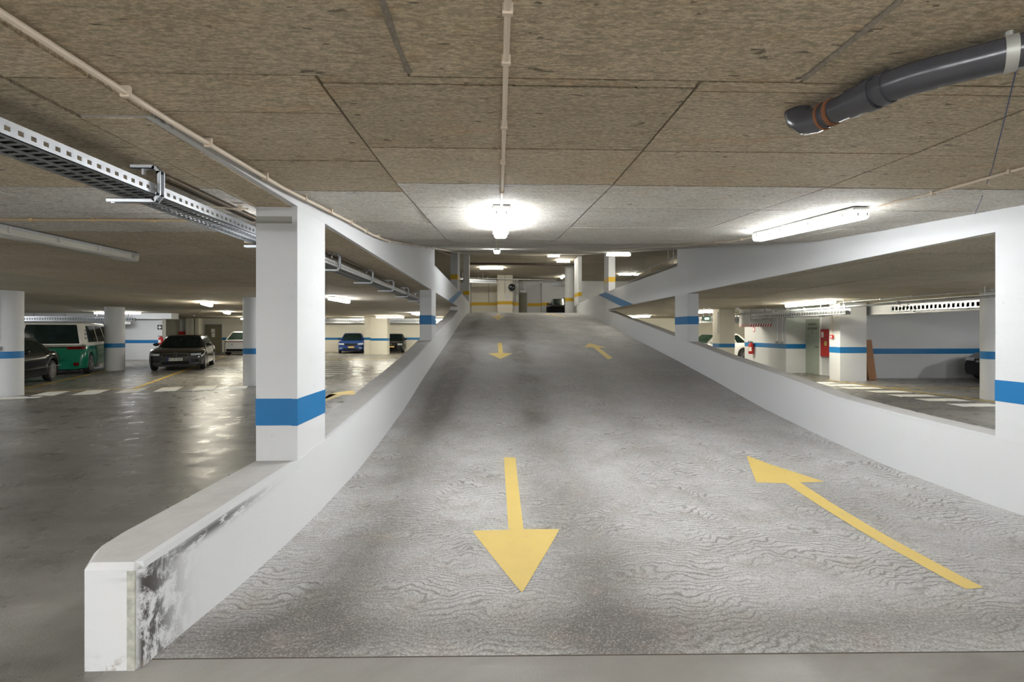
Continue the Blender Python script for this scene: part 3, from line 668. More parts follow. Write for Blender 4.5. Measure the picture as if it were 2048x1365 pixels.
for x, zt, zb, l in ((-.75, 5.5, 3.95, 'left'), (.55, 6.0, 4.55, 'middle'), (1.4, 5.8, 3.9, 'right')):
    yv = 38.95 if l == 'left' else (37.57 if l == 'middle' else 38.27)
    conduit('dark drop conduit on the upper back walls, '+l+' of three', [(x, yv, zt), (x, yv, zb)], .018, 'galv_dark')

# ------------------------------------------------------------------ cable trays
def tray(label, x0, x1, y0, y1, z0, h=.07, pitch=.06, brackets=(), mat='galv', detail=True):
    t = thing('cable_tray', label, 'cable tray', (x1, y0, z0))
    L = y1-y0; W = x1-x0
    for s in (0, 1):
        bm = B(); xa = -.003 if s else -W
        box(bm, xa, xa+.003, 0, L, 0, .022); box(bm, xa, xa+.003, 0, L, h-.022, h)
        n = int(L/pitch)
        for k in range(n+1): box(bm, xa, xa+.003, k*pitch, min(L, k*pitch+pitch*.55), .0221, h-.0221)
        box(bm, xa-.012 if s else xa, xa+.003 if s else xa+.015, 0, L, h, h+.003)
        o = link_mesh('side_rail', bm, M[mat], t); o['kind'] = 'stuff'
    bm = B(); n = int(L/.05)
    box(bm, -W, -W+.03, 0, L, 0, .004); box(bm, -.03, 0, 0, L, 0, .004); box(bm, -W/2-.015, -W/2+.015, 0, L, -.002, .002)
    for k in range(n): 
        y = k*.05; v = [bm.verts.new(q) for q in ((-W, y+.04, .001), (-W, y+.062, .001), (0, y+.022, .001), (0, y, .001))]; bm.faces.new(v)
    o = link_mesh('perforated_base', bm, M['galv_dark'], t); o['kind'] = 'stuff'
    bm = B(); 
    for cx_, r_ in ((-.05, .012), (-.09, .009), (-.14, .014), (-.19, .01), (-.22, .008)):
        tube(bm, [(cx_+.006*math.sin(k), k*L/12, .012+r_) for k in range(13)], r_, 6)
    link_mesh('cable', bm, M['black'], t)['kind'] = 'stuff'
    for yb in brackets:
        bm = B(); prof = []
        zt = Z1L-.015-z0; xx = .03
        path = [(-.13, zt), (-.0, zt), (xx, zt-.03), (xx, -.0), (xx-.03, -.035), (-W-.03, -.035)]
        for w_, off in ((.007, 0), ):
            for a, b in zip(path, path[1:]):
                d = Vector((b[0]-a[0], 0, b[1]-a[1])); ln = d.length; ang = math.atan2(d.z, d.x)
                Mx = Matrix.Translation((a[0], yb-y0, a[1])) @ Matrix.Rotation(-ang, 4, 'Y')
                box(bm, -.005, ln+.005, -.021, -.014, -.011, .011, 0, Mx); box(bm, -.005, ln+.005, .014, .021, -.011, .011, 0, Mx); box(bm, -.005, ln+.005, -.021, .021, -.011, -.007, 0, Mx)
        link_mesh('bracket', bm, M['galv'], t)
        bm = B(); tube(bm, [(-.07, yb-y0, zt-.045), (-.07, yb-y0, zt)], .011, 6); link_mesh('bolt', bm, M['clip'], t)
    return t
tray('galvanised perforated cable tray on C brackets under the left ceiling', -2.30, -2.06, -4, 16, 2.42, .065, .058, [-3.3, -.15, 1.4, 2.95, 4.5, 6.22, 7.85, 9.4, 10.95, 12.5, 14])
def slot_tray(label, p0, p1, z0, h, mat='galv', n=None, end=None):
    p0 = Vector((*p0, z0)); p1 = Vector((*p1, z0)); L = (p1-p0).length; a = math.atan2(p1.y-p0.y, p1.x-p0.x)
    t = thing('cable_tray', label, 'cable tray', p0, a)
    bm = B(); box(bm, 0, L, 0, .2, 0, .01); box(bm, 0, L, 0, .004, 0, h*.22); box(bm, 0, L, 0, .004, h*.78, h); box(bm, 0, L, .196, .2, 0, h)
    box(bm, 0, L, .05, .15, .01, h*.7, 1)
    k = 0.0
    while k < L-.05: box(bm, k, k+.05, 0, .004, h*.2201, h*.7799); k += .13
    link_mesh('slotted_side', bm, None, t, mats=[M[mat], M['galv_dark']])['kind'] = 'stuff'
    k = .8
    while k < L:
        bm = B(); box(bm, k-.02, k+.02, -.02, .22, -.02, 0); box(bm, k-.012, k+.012, .09, .114, h*.5, (Z1R-.01 if z0 < 3 else 6)-z0); link_mesh('hanger', bm, M['galv_dark'], t); k += 1.6
    return t
slot_tray('slotted cable tray above the service wall and pale green door', (10.15, 18.95), (10.15, 13.8), 2.09, .18)
slot_tray('slotted cable tray above the dark bay at the right', (12.05, 14.4), (12.05, 9.6), 2.19, .2)
slot_tray('slotted cable tray crossing behind the green exit sign', (9.5, 24), (13.2, 23), 2.02, .3)
slot_tray('long slotted cable tray along the far wall above blue car', (-18.5, 36.3), (-1.9, 36.3), 2.2, .36)
slot_tray('pale slotted cable tray above the green van', (-25.5, 24.6), (-18, 24.2), 2.1, .24)
slot_tray('pale slotted cable tray on the upper level left of the mirror column', (-3.4, 35.6), (-.1, 36.6), 5.25, .26)
slot_tray('small slotted tray on the upper level left of the grey round column', (4.1, 36.6), (5.2, 36.6), 5.05, .2)

# ------------------------------------------------------------------ grey drain pipe
t = thing('drain_pipe', 'dark grey plastic drain pipe hanging under the ceiling at top right', 'pipe', (1.42, 2.12, 2.54))
o_ = Vector((1.42, 2.12, 2.54)); zc = 2.545
P = lambda x, y, z=zc: Vector((x, y, z))-o_
bm = B(); tube(bm, [P(1.395, 2.20, 2.64), P(1.398, 2.185, 2.59), P(1.41, 2.15, 2.555), P(1.425, 2.10), P(1.435, 2.05)], .056, 20); link_mesh('elbow', bm, M['pvc'], t, True)
bm = B(); tube(bm, [P(1.43, 2.06), P(1.50, 1.83)], .052, 20); link_mesh('pipe_section', bm, M['pvc'], t, True)
bm = B(); tube(bm, [P(1.463, 1.95), P(1.485, 1.88)], .060, 20); link_mesh('socket', bm, M['pvc'], t, True)
bm = B(); tube(bm, [P(1.487, 1.872), P(1.512, 1.80), P(1.55, 1.745), P(1.60, 1.70)], .058, 20); link_mesh('elbow', bm, M['pvc'], t, True)
bm = B(); tube(bm, [P(1.484, 1.885), P(1.494, 1.85)], .066, 20); tube(bm, [P(1.50, 1.835), P(1.51, 1.805)], .064, 20); link_mesh('socket', bm, M['pvc'], t, True)
bm = B(); tube(bm, [P(1.585, 1.712), P(2.9, .62)], .056, 24); link_mesh('pipe_section', bm, M['pvc'], t, True)
bm = B(); tube(bm, [P(1.73, 1.594), P(1.755, 1.573)], .060, 24); tube(bm, [P(1.74, 1.585, 2.59), P(1.74, 1.585, 2.63)], .012, 8); link_mesh('strap', bm, M['strap'], t, True)
bm = B(); tube(bm, [P(1.428, 2.072), P(1.431, 2.062)], .060, 20); tube(bm, [P(1.438, 2.036), P(1.443, 2.02)], .058, 20); link_mesh('rusty_clamp', bm, M['rust'], t, True)
# chalk line snapped on the ceiling
a, b, c_ = onz(2060, 60, 2.615), onz(1985, 318, 2.63), ony(1945, 430, 3.95)
bm = B()
prev = None
for p_ in [(2062, 40), (2030, 150), (2006, 250), (1985, 335), (1962, 400), (1945, 440)]:
    d = ray(*p_); tt = .5
    while 1.6+d.z*tt < cz(d.y*tt)-.001 and tt < 12: tt += .002
    q = Vector((d.x*tt, d.y*tt, cz(d.y*tt)-.0015))
    cur = [bm.verts.new(q+Vector((-.003, 0, 0))), bm.verts.new(q+Vector((.003, 0, 0)))]
    if prev: bm.faces.new((prev[0], prev[1], cur[1], cur[0]))
    prev = cur
tag(link_mesh('chalk_line', bm, M['chalk']), 'thin blue chalk line on the ceiling at upper right', 'line')

for px, py, zz, l in ((1475, 617, Z1R-.02, 'small white smoke detector on the right side ceiling'), (388, 631, Z1L-.02, 'small white smoke detector on the ceiling above the black estate'), (650, 636, Z1L-.02, 'small white smoke detector on the far left ceiling above the blue car')):
    q = onz(px, py, zz); t = thing('smoke_detector', l, 'smoke detector', q)
    bm = B(); lathe(bm, [(.035, -.055), (.055, -.04), (.06, -.02), (.06, .02)], 20); link_mesh('housing', bm, M['white'], t, True)
    bm = B(); lathe(bm, [(.018, -.075), (.022, -.05)], 12); link_mesh('sensor_cap', bm, M['white'], t, True)
# ------------------------------------------------------------------ floor markings
def decal(name, pts, zf, mat, label, cat, off=.003, group=None, step=.2, parent=None):
    bm = B(); vs = [bm.verts.new((p[0], p[1], 0)) for p in pts]; bm.faces.new(vs)
    ys_ = [p[1] for p in pts]; y = math.ceil(min(ys_)/step)*step
    while y < max(ys_):
        bmesh.ops.bisect_plane(bm, geom=list(bm.verts)+list(bm.edges)+list(bm.faces), plane_co=(0, y, 0), plane_no=(0, 1, 0)); y += step
    bmesh.ops.triangulate(bm, faces=bm.faces)
    for v in bm.verts: v.co.z = zf(v.co.y)+off
    o = link_mesh(name, bm, mat, parent)
    for p in o.data.polygons:
        if p.normal.z < 0: p.flip()
    if label: tag(o, label, cat, group)
    return o
def ramp_arrow(px, label):
    decal('painted_arrow', [onramp(*p) for p in px], rz, M['arrow'], label, 'road marking')
ramp_arrow([(1008,916),(1031,916),(1047,1060),(1119,1060),(1044,1187),(945,1063),(1017,1061)], 'large worn yellow arrow pointing towards the camera at the foot of the ramp')
ramp_arrow([(1493,912),(1650,965),(1600,966),(1968,1177),(1932,1180),(1572,968),(1513,966)], 'large yellow slanted arrow pointing up the ramp at its right foot')
ramp_arrow([(995,686.5),(1003.5,686.5),(1006,706.5),(1025,707.5),(1001,718.5),(976,707.5),(997,706.5)], 'yellow arrow pointing down, halfway up the ramp')
ramp_arrow([(1178.6,687),(1214.5,696),(1198,696),(1225.5,717),(1216,719.5),(1186,695.3),(1167.6,695.2)], 'yellow slanted arrow pointing up, halfway up the ramp at right')
def shape(pts, ox, oy): return [(ox+x, oy+y) for x, y in pts]
decal('painted_arrow', shape([(-.07, 4.6), (.07, 4.6), (.07, 2.4), (.38, 2.4), (0, 0), (-.38, 2.4), (-.07, 2.4)], 0.0, 21.3), rz, M['arrow'], 'small yellow arrow pointing down near the top of the ramp', 'road marking')
decal('painted_arrow', shape([(-.25, 4.5), (.28, 3.3), (.08, 3.3), (.38, 1.3), (.22, 1.3), (-.10, 3.3), (-.42, 3.3)], 2.85, 21.3), rz, M['arrow'], 'small yellow arrow pointing up near the top of the ramp', 'road marking')
def gdecal(name, px, mat, label, cat='road marking', group=None): return decal(name, [onz(*p) for p in px], fz, mat, label, cat, .004, group, 5)
gdecal('painted_arrow', [(712.4,789.5),(705.7,781.3),(679,784.5),(660,788.6),(674,789.3),(640,803),(640,808.5),(684,791)], M['arrow'], 'yellow arrow on the left garage floor seen through the opening')
u = Vector((.93, .37)); v_ = Vector((-.39, .92))
def rect(c, a, b, du, dv): return [c-a*du/2-b*dv/2, c+a*du/2-b*dv/2, c+a*du/2+b*dv/2, c-a*du/2+b*dv/2]
G = 'white dashes of the left crossing line'
names = ['first', 'second', 'third', 'fourth', 'fifth', 'sixth']
for k, (px, py) in enumerate(((101, 788), (184, 785), (264, 781.6), (338, 779), (410, 776.5), (476, 774))):
    q = onz(px, py); c = Vector((q.x, q.y)); decal('painted_dash', rect(c, u, v_, .5, 1.15), fz, M['white_line'], names[k]+' white floor dash from the left column towards the near pillar', 'road marking', .004, None, 5)
q = onz(20, 797); decal('painted_dash', rect(Vector((q.x, q.y)), u, v_, 1.2, .5), fz, M['white_line'], 'white floor patch at the foot of the leftmost round column', 'road marking', .004, None, 5)
G = 'white dashes along the right bays'
for k, (px, py) in enumerate(((1640, 766.5), (1685, 771), (1722, 776.8), (1777, 784), (1827, 792), (1884, 800.5), (1952, 811))):
    q = onz(px, py); c = Vector((q.x, q.y)); decal('painted_dash', rect(c, Vector((1, 0)), Vector((0, 1)), 1.0, .42), fz, M['white_line'], ['farthest', 'second farthest', 'third farthest', 'fourth farthest', 'third nearest', 'second nearest', 'nearest'][k]+' white floor dash along the right hand bays', 'road marking', .004, None, 5)
def line(p, q, w_, mat, label):
    a, b = onz(*p), onz(*q); d = Vector((b.x-a.x, b.y-a.y)).normalized(); n = Vector((-d.y, d.x))*w_/2
    a, b = Vector((a.x, a.y)), Vector((b.x, b.y)); return decal('painted_line', [a-n, b-n, b+n, a+n], fz, mat, label, 'road marking', .005, None, 5)
line((40, 780), (225, 739.5), .10, M['yline'], 'yellow bay line beside the black saloon and van')
line((268, 778), (450, 712), .10, M['yline'], 'yellow bay line running under the black estate')
line((40, 786), (500, 770.5), .09, M['yline'], 'thin yellow line along the ends of the left bays')
line((1655, 761), (2000, 806), .09, M['yline'], 'yellow line along the ends of the right bays')
line((1780, 777), (1985, 777), .07, M['yline'], 'thin crosswise yellow line in the right bay')
line((340, 712), (380, 702), .1, M['yline'], 'short far yellow bay line left of the olive door') if False else None
t = thing('zebra_crossing', 'white striped zebra crossing seen through the left opening', 'road marking', (-7.5, 21, 0))
for k, (y, xr) in enumerate(((17.4, -5.9), (18.3, -5.8), (19.2, -5.8), (20.1, -5.8), (21.2, -6.0), (22.4, -6.6), (23.8, -7.4), (25.4, -8.2))):
    bm = B(); box(bm, -2.8+0, xr+7.5, y-21-.2, y-21+.2, .001, .004); link_mesh('stripe', bm, M['white_line'], t)
bm = B(); box(bm, -11.8, -6.2, 27.4, 27.6, 0, .006); tag(link_mesh('painted_line', bm, M['yline']), 'pale yellow line on the floor in front of the blue car', 'road marking')

# ------------------------------------------------------------------ fire gear, signs, boards
def extinguisher(label, loc, r=.08, h=.5):
    t = thing('fire_extinguisher', label, 'fire extinguisher', loc)
    bm = B(); lathe(bm, [(r*.9, 0), (r, .02), (r, h*.8), (r*.7, h*.9), (r*.3, h*.95), (r*.3, h)], 20); link_mesh('cylinder', bm, M['red'], t, True)
    bm = B(); box(bm, -r*1.3, r*.8, -.015, .015, h, h+.03); box(bm, -r*1.2, r*.5, -.012, .012, h+.045, h+.06); link_mesh('handle', bm, M['black'], t)
    bm = B(); tube(bm, [(r*.3, -.03, h), (r*1.3, -.05, h*.85), (r*1.2, -.05, h*.4)], .012, 8); link_mesh('hose', bm, M['black'], t, True)
    bm = B(); box(bm, -r*.55, r*.55, -r-.004, -r*.75, h*.25, h*.6); link_mesh('label_sticker', bm, M['paper'], t)
    return t
q = onx(1503, 700, 10.95); e = extinguisher('red fire extinguisher with white sticker on the right service wall', (10.93, q.y, .62), .105, .5); e.rotation_euler.z = -PI/2+.7
q = ony(323, 682, 27.5); extinguisher('red fire extinguisher behind the black estate car', (q.x, 27.45, .85), .12, .45)
def panel(name, label, cat, loc, rzz, w_, h_, mat, d=.02):
    t = thing(name, label, cat, loc, rzz); bm = B(); box(bm, -w_/2, w_/2, -d, 0, -h_/2, h_/2); bevel(bm, .004, 1); link_mesh('panel', bm, mat, t); return t
q = onx(1508, 659.5, 11.04); s = panel('safety_sign', 'small white sign with red border above the right extinguisher', 'sign', (11.04, q.y, q.z), -PI/2, .15, .2, M['red'], .008)
bm = B(); box(bm, -.045, .045, -.011, -.008, -.07, .07); link_mesh('sign_face', bm, M['white'], s)
s = panel('fire_hose_cabinet', 'red fire hose cabinet on the wall right of the pale green door', 'cabinet', (11.845, 16.85, 1.18), -PI/2, .62, .98, M['red'], .1)
bm = B(); box(bm, -.26, -.14, -.104, -.1, .2, .4); link_mesh('white_sticker', bm, M['white'], s)
bm = B(); box(bm, -.1, .04, -.104, -.1, -.1, .06); link_mesh('flame_sticker', bm, M['arrow'], s)
bm = B(); box(bm, .2, .4, -.13, -.1, .02, .24); link_mesh('notice', bm, M['paper'], s)
bm = B(); tube(bm, [(.15, -.05, .49), (.15, -.05, 1.2)], .035, 10); link_mesh('supply_pipe', bm, M['rust'], s, True)
s = panel('alarm_call_point', 'small red and white alarm call point on the white pier', 'alarm', (10.96, 15.42, 1.42), -PI/2, .12, .12, M['red'], .05)
bm = B(); box(bm, -.03, .03, -.055, -.05, -.03, .03); link_mesh('button_plate', bm, M['white'], s)
bm = B(); tube(bm, [(.0, -.02, .06), (.0, -.02, 1.0)], .014, 8); link_mesh('conduit', bm, M['cream_pvc'], s)
# first aid style sign
q = ony(320, 655, 27.59); s = panel('wall_sign', 'small dark sign with white cross above the far left extinguisher', 'sign', (q.x, 27.58, q.z), 0, .26, .26, M['ink'], .008)
bm = B(); box(bm, -.09, .09, -.012, -.008, -.03, .03); box(bm, -.03, .03, -.012, -.008, -.09, .09); link_mesh('cross', bm, M['white'], s)
q = ony(364, 667, 37.4); s = panel('fire_hose_cabinet', 'far red fire cabinet behind the roof of the black estate', 'cabinet', (q.x, 37.45, 1.45), 0, .5, .25, M['red'], .1)
bm = B(); tube(bm, [(-.2, -.05, .12), (-.2, -.05, .95)], .02, 6); link_mesh('supply_pipe', bm, M['galv_dark'], s)
q = ony(366, 650, 37.4); panel('white_board', 'white wall board above the far red fire cabinet', 'board', (q.x, 37.48, 2.05), 0, .55, .85, M['white'], .03)
q = ony(380, 650, 37.4)
for k, px in enumerate((377, 385, 396)):
    q = ony(px, 650, 37.4); bm = B(); box(bm, q.x-.13, q.x+.13, 37.25, 37.5, 0, Z1L); struct('trim_%d' % (10+k), bm, M['cream'])
t = thing('exit_sign', 'green hanging exit sign on two rods behind the right opening', 'sign', (8.0, 18.2, 2.0))
bm = B(); box(bm, -.16, .16, -.03, .03, 0, .17); bevel(bm, .008, 1); link_mesh('housing', bm, M['green'], t)
bm = B(); box(bm, -.08, .08, -.034, -.03, .05, .12); link_mesh('lit_face', bm, M['exit_lit'], t)
for s in (-.11, .11):
    bm = B(); tube(bm, [(s, 0, .17), (s, 0, .5)], .008, 6); link_mesh('rod', bm, M['galv'], t)
t = thing('exit_sign', 'pale lit exit sign above the pale green door', 'sign', (11.815, 17.6, 2.2))
bm = B(); box(bm, -.03, .03, -.28, .2, 0, .13); link_mesh('housing', bm, M['white'], t)
bm = B(); box(bm, -.034, -.03, -.26, .18, .015, .115); link_mesh('lit_face', bm, M['exit_lit'], t)
t = thing('exit_lamp', 'white lamp box above the upper level door', 'lamp', (2.0, 39.2, Z2+2.02))
bm = B(); box(bm, -.25, .25, -.12, 0, 0, .18); bevel(bm, .01, 1); link_mesh('housing', bm, M['white'], t)
bm = B(); tube(bm, [(0, -.04, .18), (0, -.04, .9)], .012, 6); link_mesh('rod', bm, M['galv_dark'], t)
# convex mirror and round sign
t = thing('convex_mirror', 'round black convex traffic mirror on the upper level block', 'mirror', (1.08, 37.4, 5.02))
R_ = Matrix.Rotation(PI/2, 4, 'X')
bm = B(); lathe(bm, [(.30, -.02), (.33, .0), (.33, .03), (.29, .04)], 28, R_); link_mesh('rim', bm, M['galv_dark'], t, True)
bm = B(); tube(bm, [(0, 0, 0), (-.15, .2, 0)], .02, 8); link_mesh('bracket', bm, M['galv_dark'], t)
bm = B(); lathe(bm, [(.29, .03), (.25, .06), (.15, .09), (.02, .10)], 28, R_); link_mesh('mirror_face', bm, M['mirror'], t, True)
t = thing('round_sign', 'small round white sign with dark ring below the convex mirror', 'sign', (.72, 37.58, 4.35))
bm = B(); lathe(bm, [(.16, 0), (.16, .01)], 24, R_); link_mesh('disc', bm, M['galv_dark'], t)
bm = B(); lathe(bm, [(.13, .01), (.13, .015)], 24, R_); link_mesh('face', bm, M['white'], t)
bm = B(); lathe(bm, [(.06, .015), (.06, .019)], 16, R_); link_mesh('symbol', bm, M['galv_dark'], t)
# wooden board
t = thing('wooden_board', 'brown wooden board leaning against the wall beside the white pier', 'board', (12.30, 15.45, 0)); t.rotation_euler = (-.10, -.05, 0)
bm = B(); vs = box(bm, -.13, .13, -.05, .05, 0, 1.32); bevel(bm, .012, 2); link_mesh('board', bm, M['wood'], t)
bm = B(); box(bm, .131, .16, .0, .05, 0, 1.05); link_mesh('side_batten', bm, M['wood'], t)

# ------------------------------------------------------------------ cars (local +X is the front)
def wheel_parts(par, x, y, r, s, spokes=10):
    t = bpy.data.objects.new('wheel', None)
    Mx = Matrix.Translation((x, y, r)) @ Matrix.Rotation(-s*PI/2, 4, 'X')
    bm = B(); lathe(bm, [(r*.62, -.18), (r*.95, -.18), (r, -.15), (r, -.03), (r*.95, 0), (r*.70, .0), (r*.66, -.02)], 28, Mx)
    o = link_mesh('wheel', bm, M['rubber'], par, True)
    bm = B(); lathe(bm, [(r*.69, -.03), (r*.69, .002), (r*.63, .002), (r*.62, -.02)], 28, Mx)
    for k in range(spokes):
        box(bm, .04, r*.66, -.016, .016, -.02, .003, 0, Mx @ Matrix.Rotation(2*PI*k/spokes, 4, 'Z'))
    lathe(bm, [(.06, -.02), (.06, .008)], 12, Mx)
    link_mesh('rim', bm, M['alloy'], o)
    bm = B(); lathe(bm, [(r*.62, -.06), (r*.62, -.05)], 24, Mx); link_mesh('wheel_well', bm, M['black'], o)
def car(name, label, loc, heading, L, W, top, cab, paint, cab_paint=None, wb=(1.35, -1.4), wr=.33, glass='glass', sill=.22, end=(.62, .22, 2.4), spokes=10, front=None, rear=None, cat='car'):
    """top: [(x,z)] shoulder profile. cab: dict(xf0,xf1,xr1,xr0,wb,wt,z0,z1)"""
    t = thing(name, label, cat, loc, heading)
    e0, k0, pw = end; hl = L/2
    def hw(x):
        a = max(0, abs(x)-(hl-e0))/e0; return W/2*(1-k0*a**pw)
    def dfx(x, z):
        a = max(0, abs(x)-(hl-e0))/e0
        return x-math.copysign(1, x)*a*(max(0, z-.5)**1.3*.35+max(0, .4-z)*.25)
    ra = wr+.055
    def bot(x):
        b = sill
        for c in wb:
            if abs(x-c) < ra: b = max(b, wr+math.sqrt(ra*ra-(x-c)**2))
        return b
    xs = set([-hl+L*i/44 for i in range(45)])
    for c in wb:
        for k in range(13): xs.add(c+ra*math.cos(PI*k/12)*.999)
    for k in range(7): xs.add(hl-e0*(k/7)**2); xs.add(-hl+e0*(k/7)**2)
    xs = sorted(xs); rings = []
    bm = B()
    for x in xs:
        w_ = hw(x); zt = interp(top, x); b = bot(x); h = zt-b
        prof = [(w_*.86, b-.0), (w_*.985, b+.02), (w_, b+h*.25), (w_, b+h*.62), (w_*.975, b+h*.86), (w_*.92, zt-.012), (w_*.78, zt+.012), (w_*.4, zt+.03), (0, zt+.035)]
        ring = [bm.verts.new((dfx(x, z), y, z)) for y, z in prof]+[bm.verts.new((dfx(x, z), -y, z)) for y, z in prof[-2::-1]]
        rings.append(ring)
    for A, Bq in zip(rings, rings[1:]):
        for k in range(len(A)-1): bm.faces.new((A[k], A[k+1], Bq[k+1], Bq[k]))
    bm.faces.new(rings[0]); bm.faces.new(rings[-1][::-1])
    body = link_mesh('body', bm, M[paint], t, True)
    bm = B(); box(bm, -hl+.25, hl-.25, -W*.36, W*.36, .17, .55); link_mesh('underbody', bm, M['black'], t)
    # cabin
    c = cab; levels = [0, .5, .85, .97, 1.0]
    inset = {0: 0, .5: 0, .85: 0, .97: .02, 1.0: .09}
    def cx_(s, q): return (c['xf0']+(c['xf1']-c['xf0'])*q) if s > 0 else (c['xr0']+(c['xr1']-c['xr0'])*q)
    def cw(q): return c['wb']+(c['wt']-c['wb'])*q
    bm = B(); rings = []
    for q in levels:
        z = c['z0']+(c['z1']-c['z0'])*q; xf, xr, w_ = cx_(1, q)-inset[q], cx_(-1, q)+inset[q], cw(q)-inset[q]; ch = .10
        bow = .10
        pts = [(xf, 0), (xf-.02, w_*.5), (xf-bow, w_-ch), (xf-bow-ch*1.2, w_), (xr+ch*1.2+.03, w_), (xr+.03, w_-ch), (xr, w_*.5), (xr, 0)]
        pts = pts+[(x, -y) for x, y in pts[-2:0:-1]]
        rings.append([bm.verts.new((x, y, z)) for x, y in pts])
    for A, Bq in zip(rings, rings[1:]):
        for k in range(len(A)): bm.faces.new((A[k], A[(k+1) % len(A)], Bq[(k+1) % len(A)], Bq[k]))
    bm.faces.new(rings[-1])
    link_mesh('cabin', bm, M[cab_paint or paint], t, True)
    z_ = lambda q: c['z0']+(c['z1']-c['z0'])*q
    def quad(nm, pts, mat, flip=False):
        bm = B(); rows = [[bm.verts.new(p) for p in r_] for r_ in pts]
        for A, Bq in zip(rows, rows[1:]):
            for k in range(len(A)-1): bm.faces.new((A[k], A[k+1], Bq[k+1], Bq[k]))
        g_ = bmesh.ops.solidify(bm, geom=list(bm.faces), thickness=.004)
        return link_mesh(nm, bm, M[mat], t)
    rowsf = []; rowsr = []
    for q in (.06, .5, .9):
        w_ = cw(q); xf = cx_(1, q); xr = cx_(-1, q)
        rowsf.append([Vector((xf+(.008 if abs(f) < .1 else (-.012 if abs(f) < .6 else -.085)), w_*f, z_(q))) for f in (-.86, -.5, 0, .5, .86)])
        rowsr.append([Vector((xr-(.010 if abs(f) < .6 else -.022), w_*f, z_(q))) for f in (-.84, -.5, 0, .5, .84)])
    quad('windshield', rowsf, c.get('gf', glass)); quad('rear_window', rowsr if c.get('rw', 1) else [[p+Vector((0, 0, 0)) for p in r] for r in rowsr], c.get('gr', glass))
    for s in (-1, 1):
        for x0, x1 in c['win']:      # fractions along the cabin
            pts = []
            for q in (.10, .48, .86):
                xr, xf = cx_(-1, q)+.19, cx_(1, q)-.24
                pts.append([Vector((xr+(xf-xr)*f, s*(cw(q)+.006), z_(q))) for f in (x0, (x0+x1)/2, x1)])
            quad('side_window', pts, glass)
    for xw in wb:
        for s in (-1, 1): wheel_parts(t, xw, s*(W/2-.01), wr, s, spokes)
    # mirrors
    for s in (-1, 1):
        bm = B(); bmesh.ops.create_icosphere(bm, subdivisions=2, radius=1)
        for v in bm.verts: v.co = Vector((c['xf0']-.42+v.co.x*.07, s*(W/2+.0)+v.co.y*.12, c['z0']+.10+v.co.z*.07))
        link_mesh('wing_mirror', bm, M['black'] if c.get('bm') else M[cab_paint or paint], t, True)
    def epatch(nm, y0, y1, z0, z1, mat, sg=1, off=.012, ny=6, nz=3, skew=0, par=None, rnd=0):
        bm = B(); rows = []
        for j in range(nz+1):
            r_ = []
            for i in range(ny+1):
                y = y0+(y1-y0)*i/ny; z = z0+(z1-z0)*j/nz+skew*(abs(y)-abs(y0))
                a = 0; ay = abs(y)
                wmin = W/2*(1-k0)
                x = hl if ay <= wmin else hl-e0+e0*max(0, (1-min(1, ay/(W/2)))/k0)**(1/pw)
                fr = 1-max(0, (z-.6))*0
                x = dfx(sg*x, z)
                # follow the flat end cap curvature
                r_.append(bm.verts.new((x+sg*off, y, z)))
            rows.append(r_)
        for A, Bq in zip(rows, rows[1:]):
            for k in range(len(A)-1): bm.faces.new((A[k], A[k+1], Bq[k+1], Bq[k]))
        bmesh.ops.solidify(bm, geom=list(bm.faces), thickness=.008)
        return link_mesh(nm, bm, M[mat], par or t)
    t_e = epatch
    if front: front(t, epatch, hl, W, dfx)
    if rear: rear(t, epatch, hl, W, dfx)
    return t
def plate(ep, t, hl, z, txt, sg=1, mat='plate', dfx=None, w_=.52):
    pl_ = ep('number_plate', -w_/2, w_/2, z-.055, z+.055, mat, sg, .03, 2, 1)
    ep('plate_strip', -sg*(w_/2-.045), -sg*w_/2, z-.055, z+.055, 'plate_blue', sg, .034, 1, 1, par=None)
    if txt:
        x = dfx(sg*hl, z)+sg*.036
        text('plate_lettering', txt, .105, M['ink'], t, (x, -.02*sg, z), (PI/2, 0, PI/2 if sg > 0 else -PI/2))
def front_estate(t, ep, hl, W, dfx):
    for s in (-1, 1):
        ep('grille', s*.04, s*.43, .56, .70, 'black', 1, .014)
        ep('grille_surround', s*.035, s*.44, .695, .722, 'chrome', 1, .02); ep('grille_surround', s*.035, s*.44, .54, .56, 'chrome', 1, .02)
        ep('grille_surround', s*.425, s*.45, .55, .715, 'chrome', 1, .02, 1); ep('grille_surround', s*.022, s*.042, .545, .715, 'chrome', 1, .022, 1)
        ep('headlight', s*.52, s*.86, .62, .70, 'headlamp', 1, .014, 8, 2, .02)
        ep('bumper_blade', s*.5, s*.80, .30, .315, 'chrome', 1, .014)
        ep('air_intake', s*.55, s*.80, .36, .48, 'black', 1, .012)
    ep('lower_grille', -.45, .45, .26, .38, 'black', 1, .012)
    ep('badge', -.04, .04, .735, .765, 'chrome', 1, .02, 2, 1)
    plate(ep, t, hl, .47, 'BH-33-NH', 1, 'plate', dfx)
CAB_EST = dict(xf0=1.02, xf1=.22, xr1=-1.75, xr0=-2.2, wb=.84, wt=.62, z0=.93, z1=1.44, win=((.02, .27), (.30, .62), (.65, .98)), gf='glass', bm=1)
def heading_to(dx, dy): return math.atan2(dy, dx)
q = onz(365, 738)
car('car', 'black estate car with number plate facing the camera on the left side', (q.x-.45, q.y+.9, 0), heading_to(.41, -.912), 4.7, 1.9,
    [(-2.35, .86), (-2.1, .95), (-1, .97), (.9, .93), (1.5, .88), (2.0, .80), (2.25, .74), (2.35, .70)], CAB_EST, 'p_black', wb=(1.45, -1.38), wr=.33, front=front_estate)
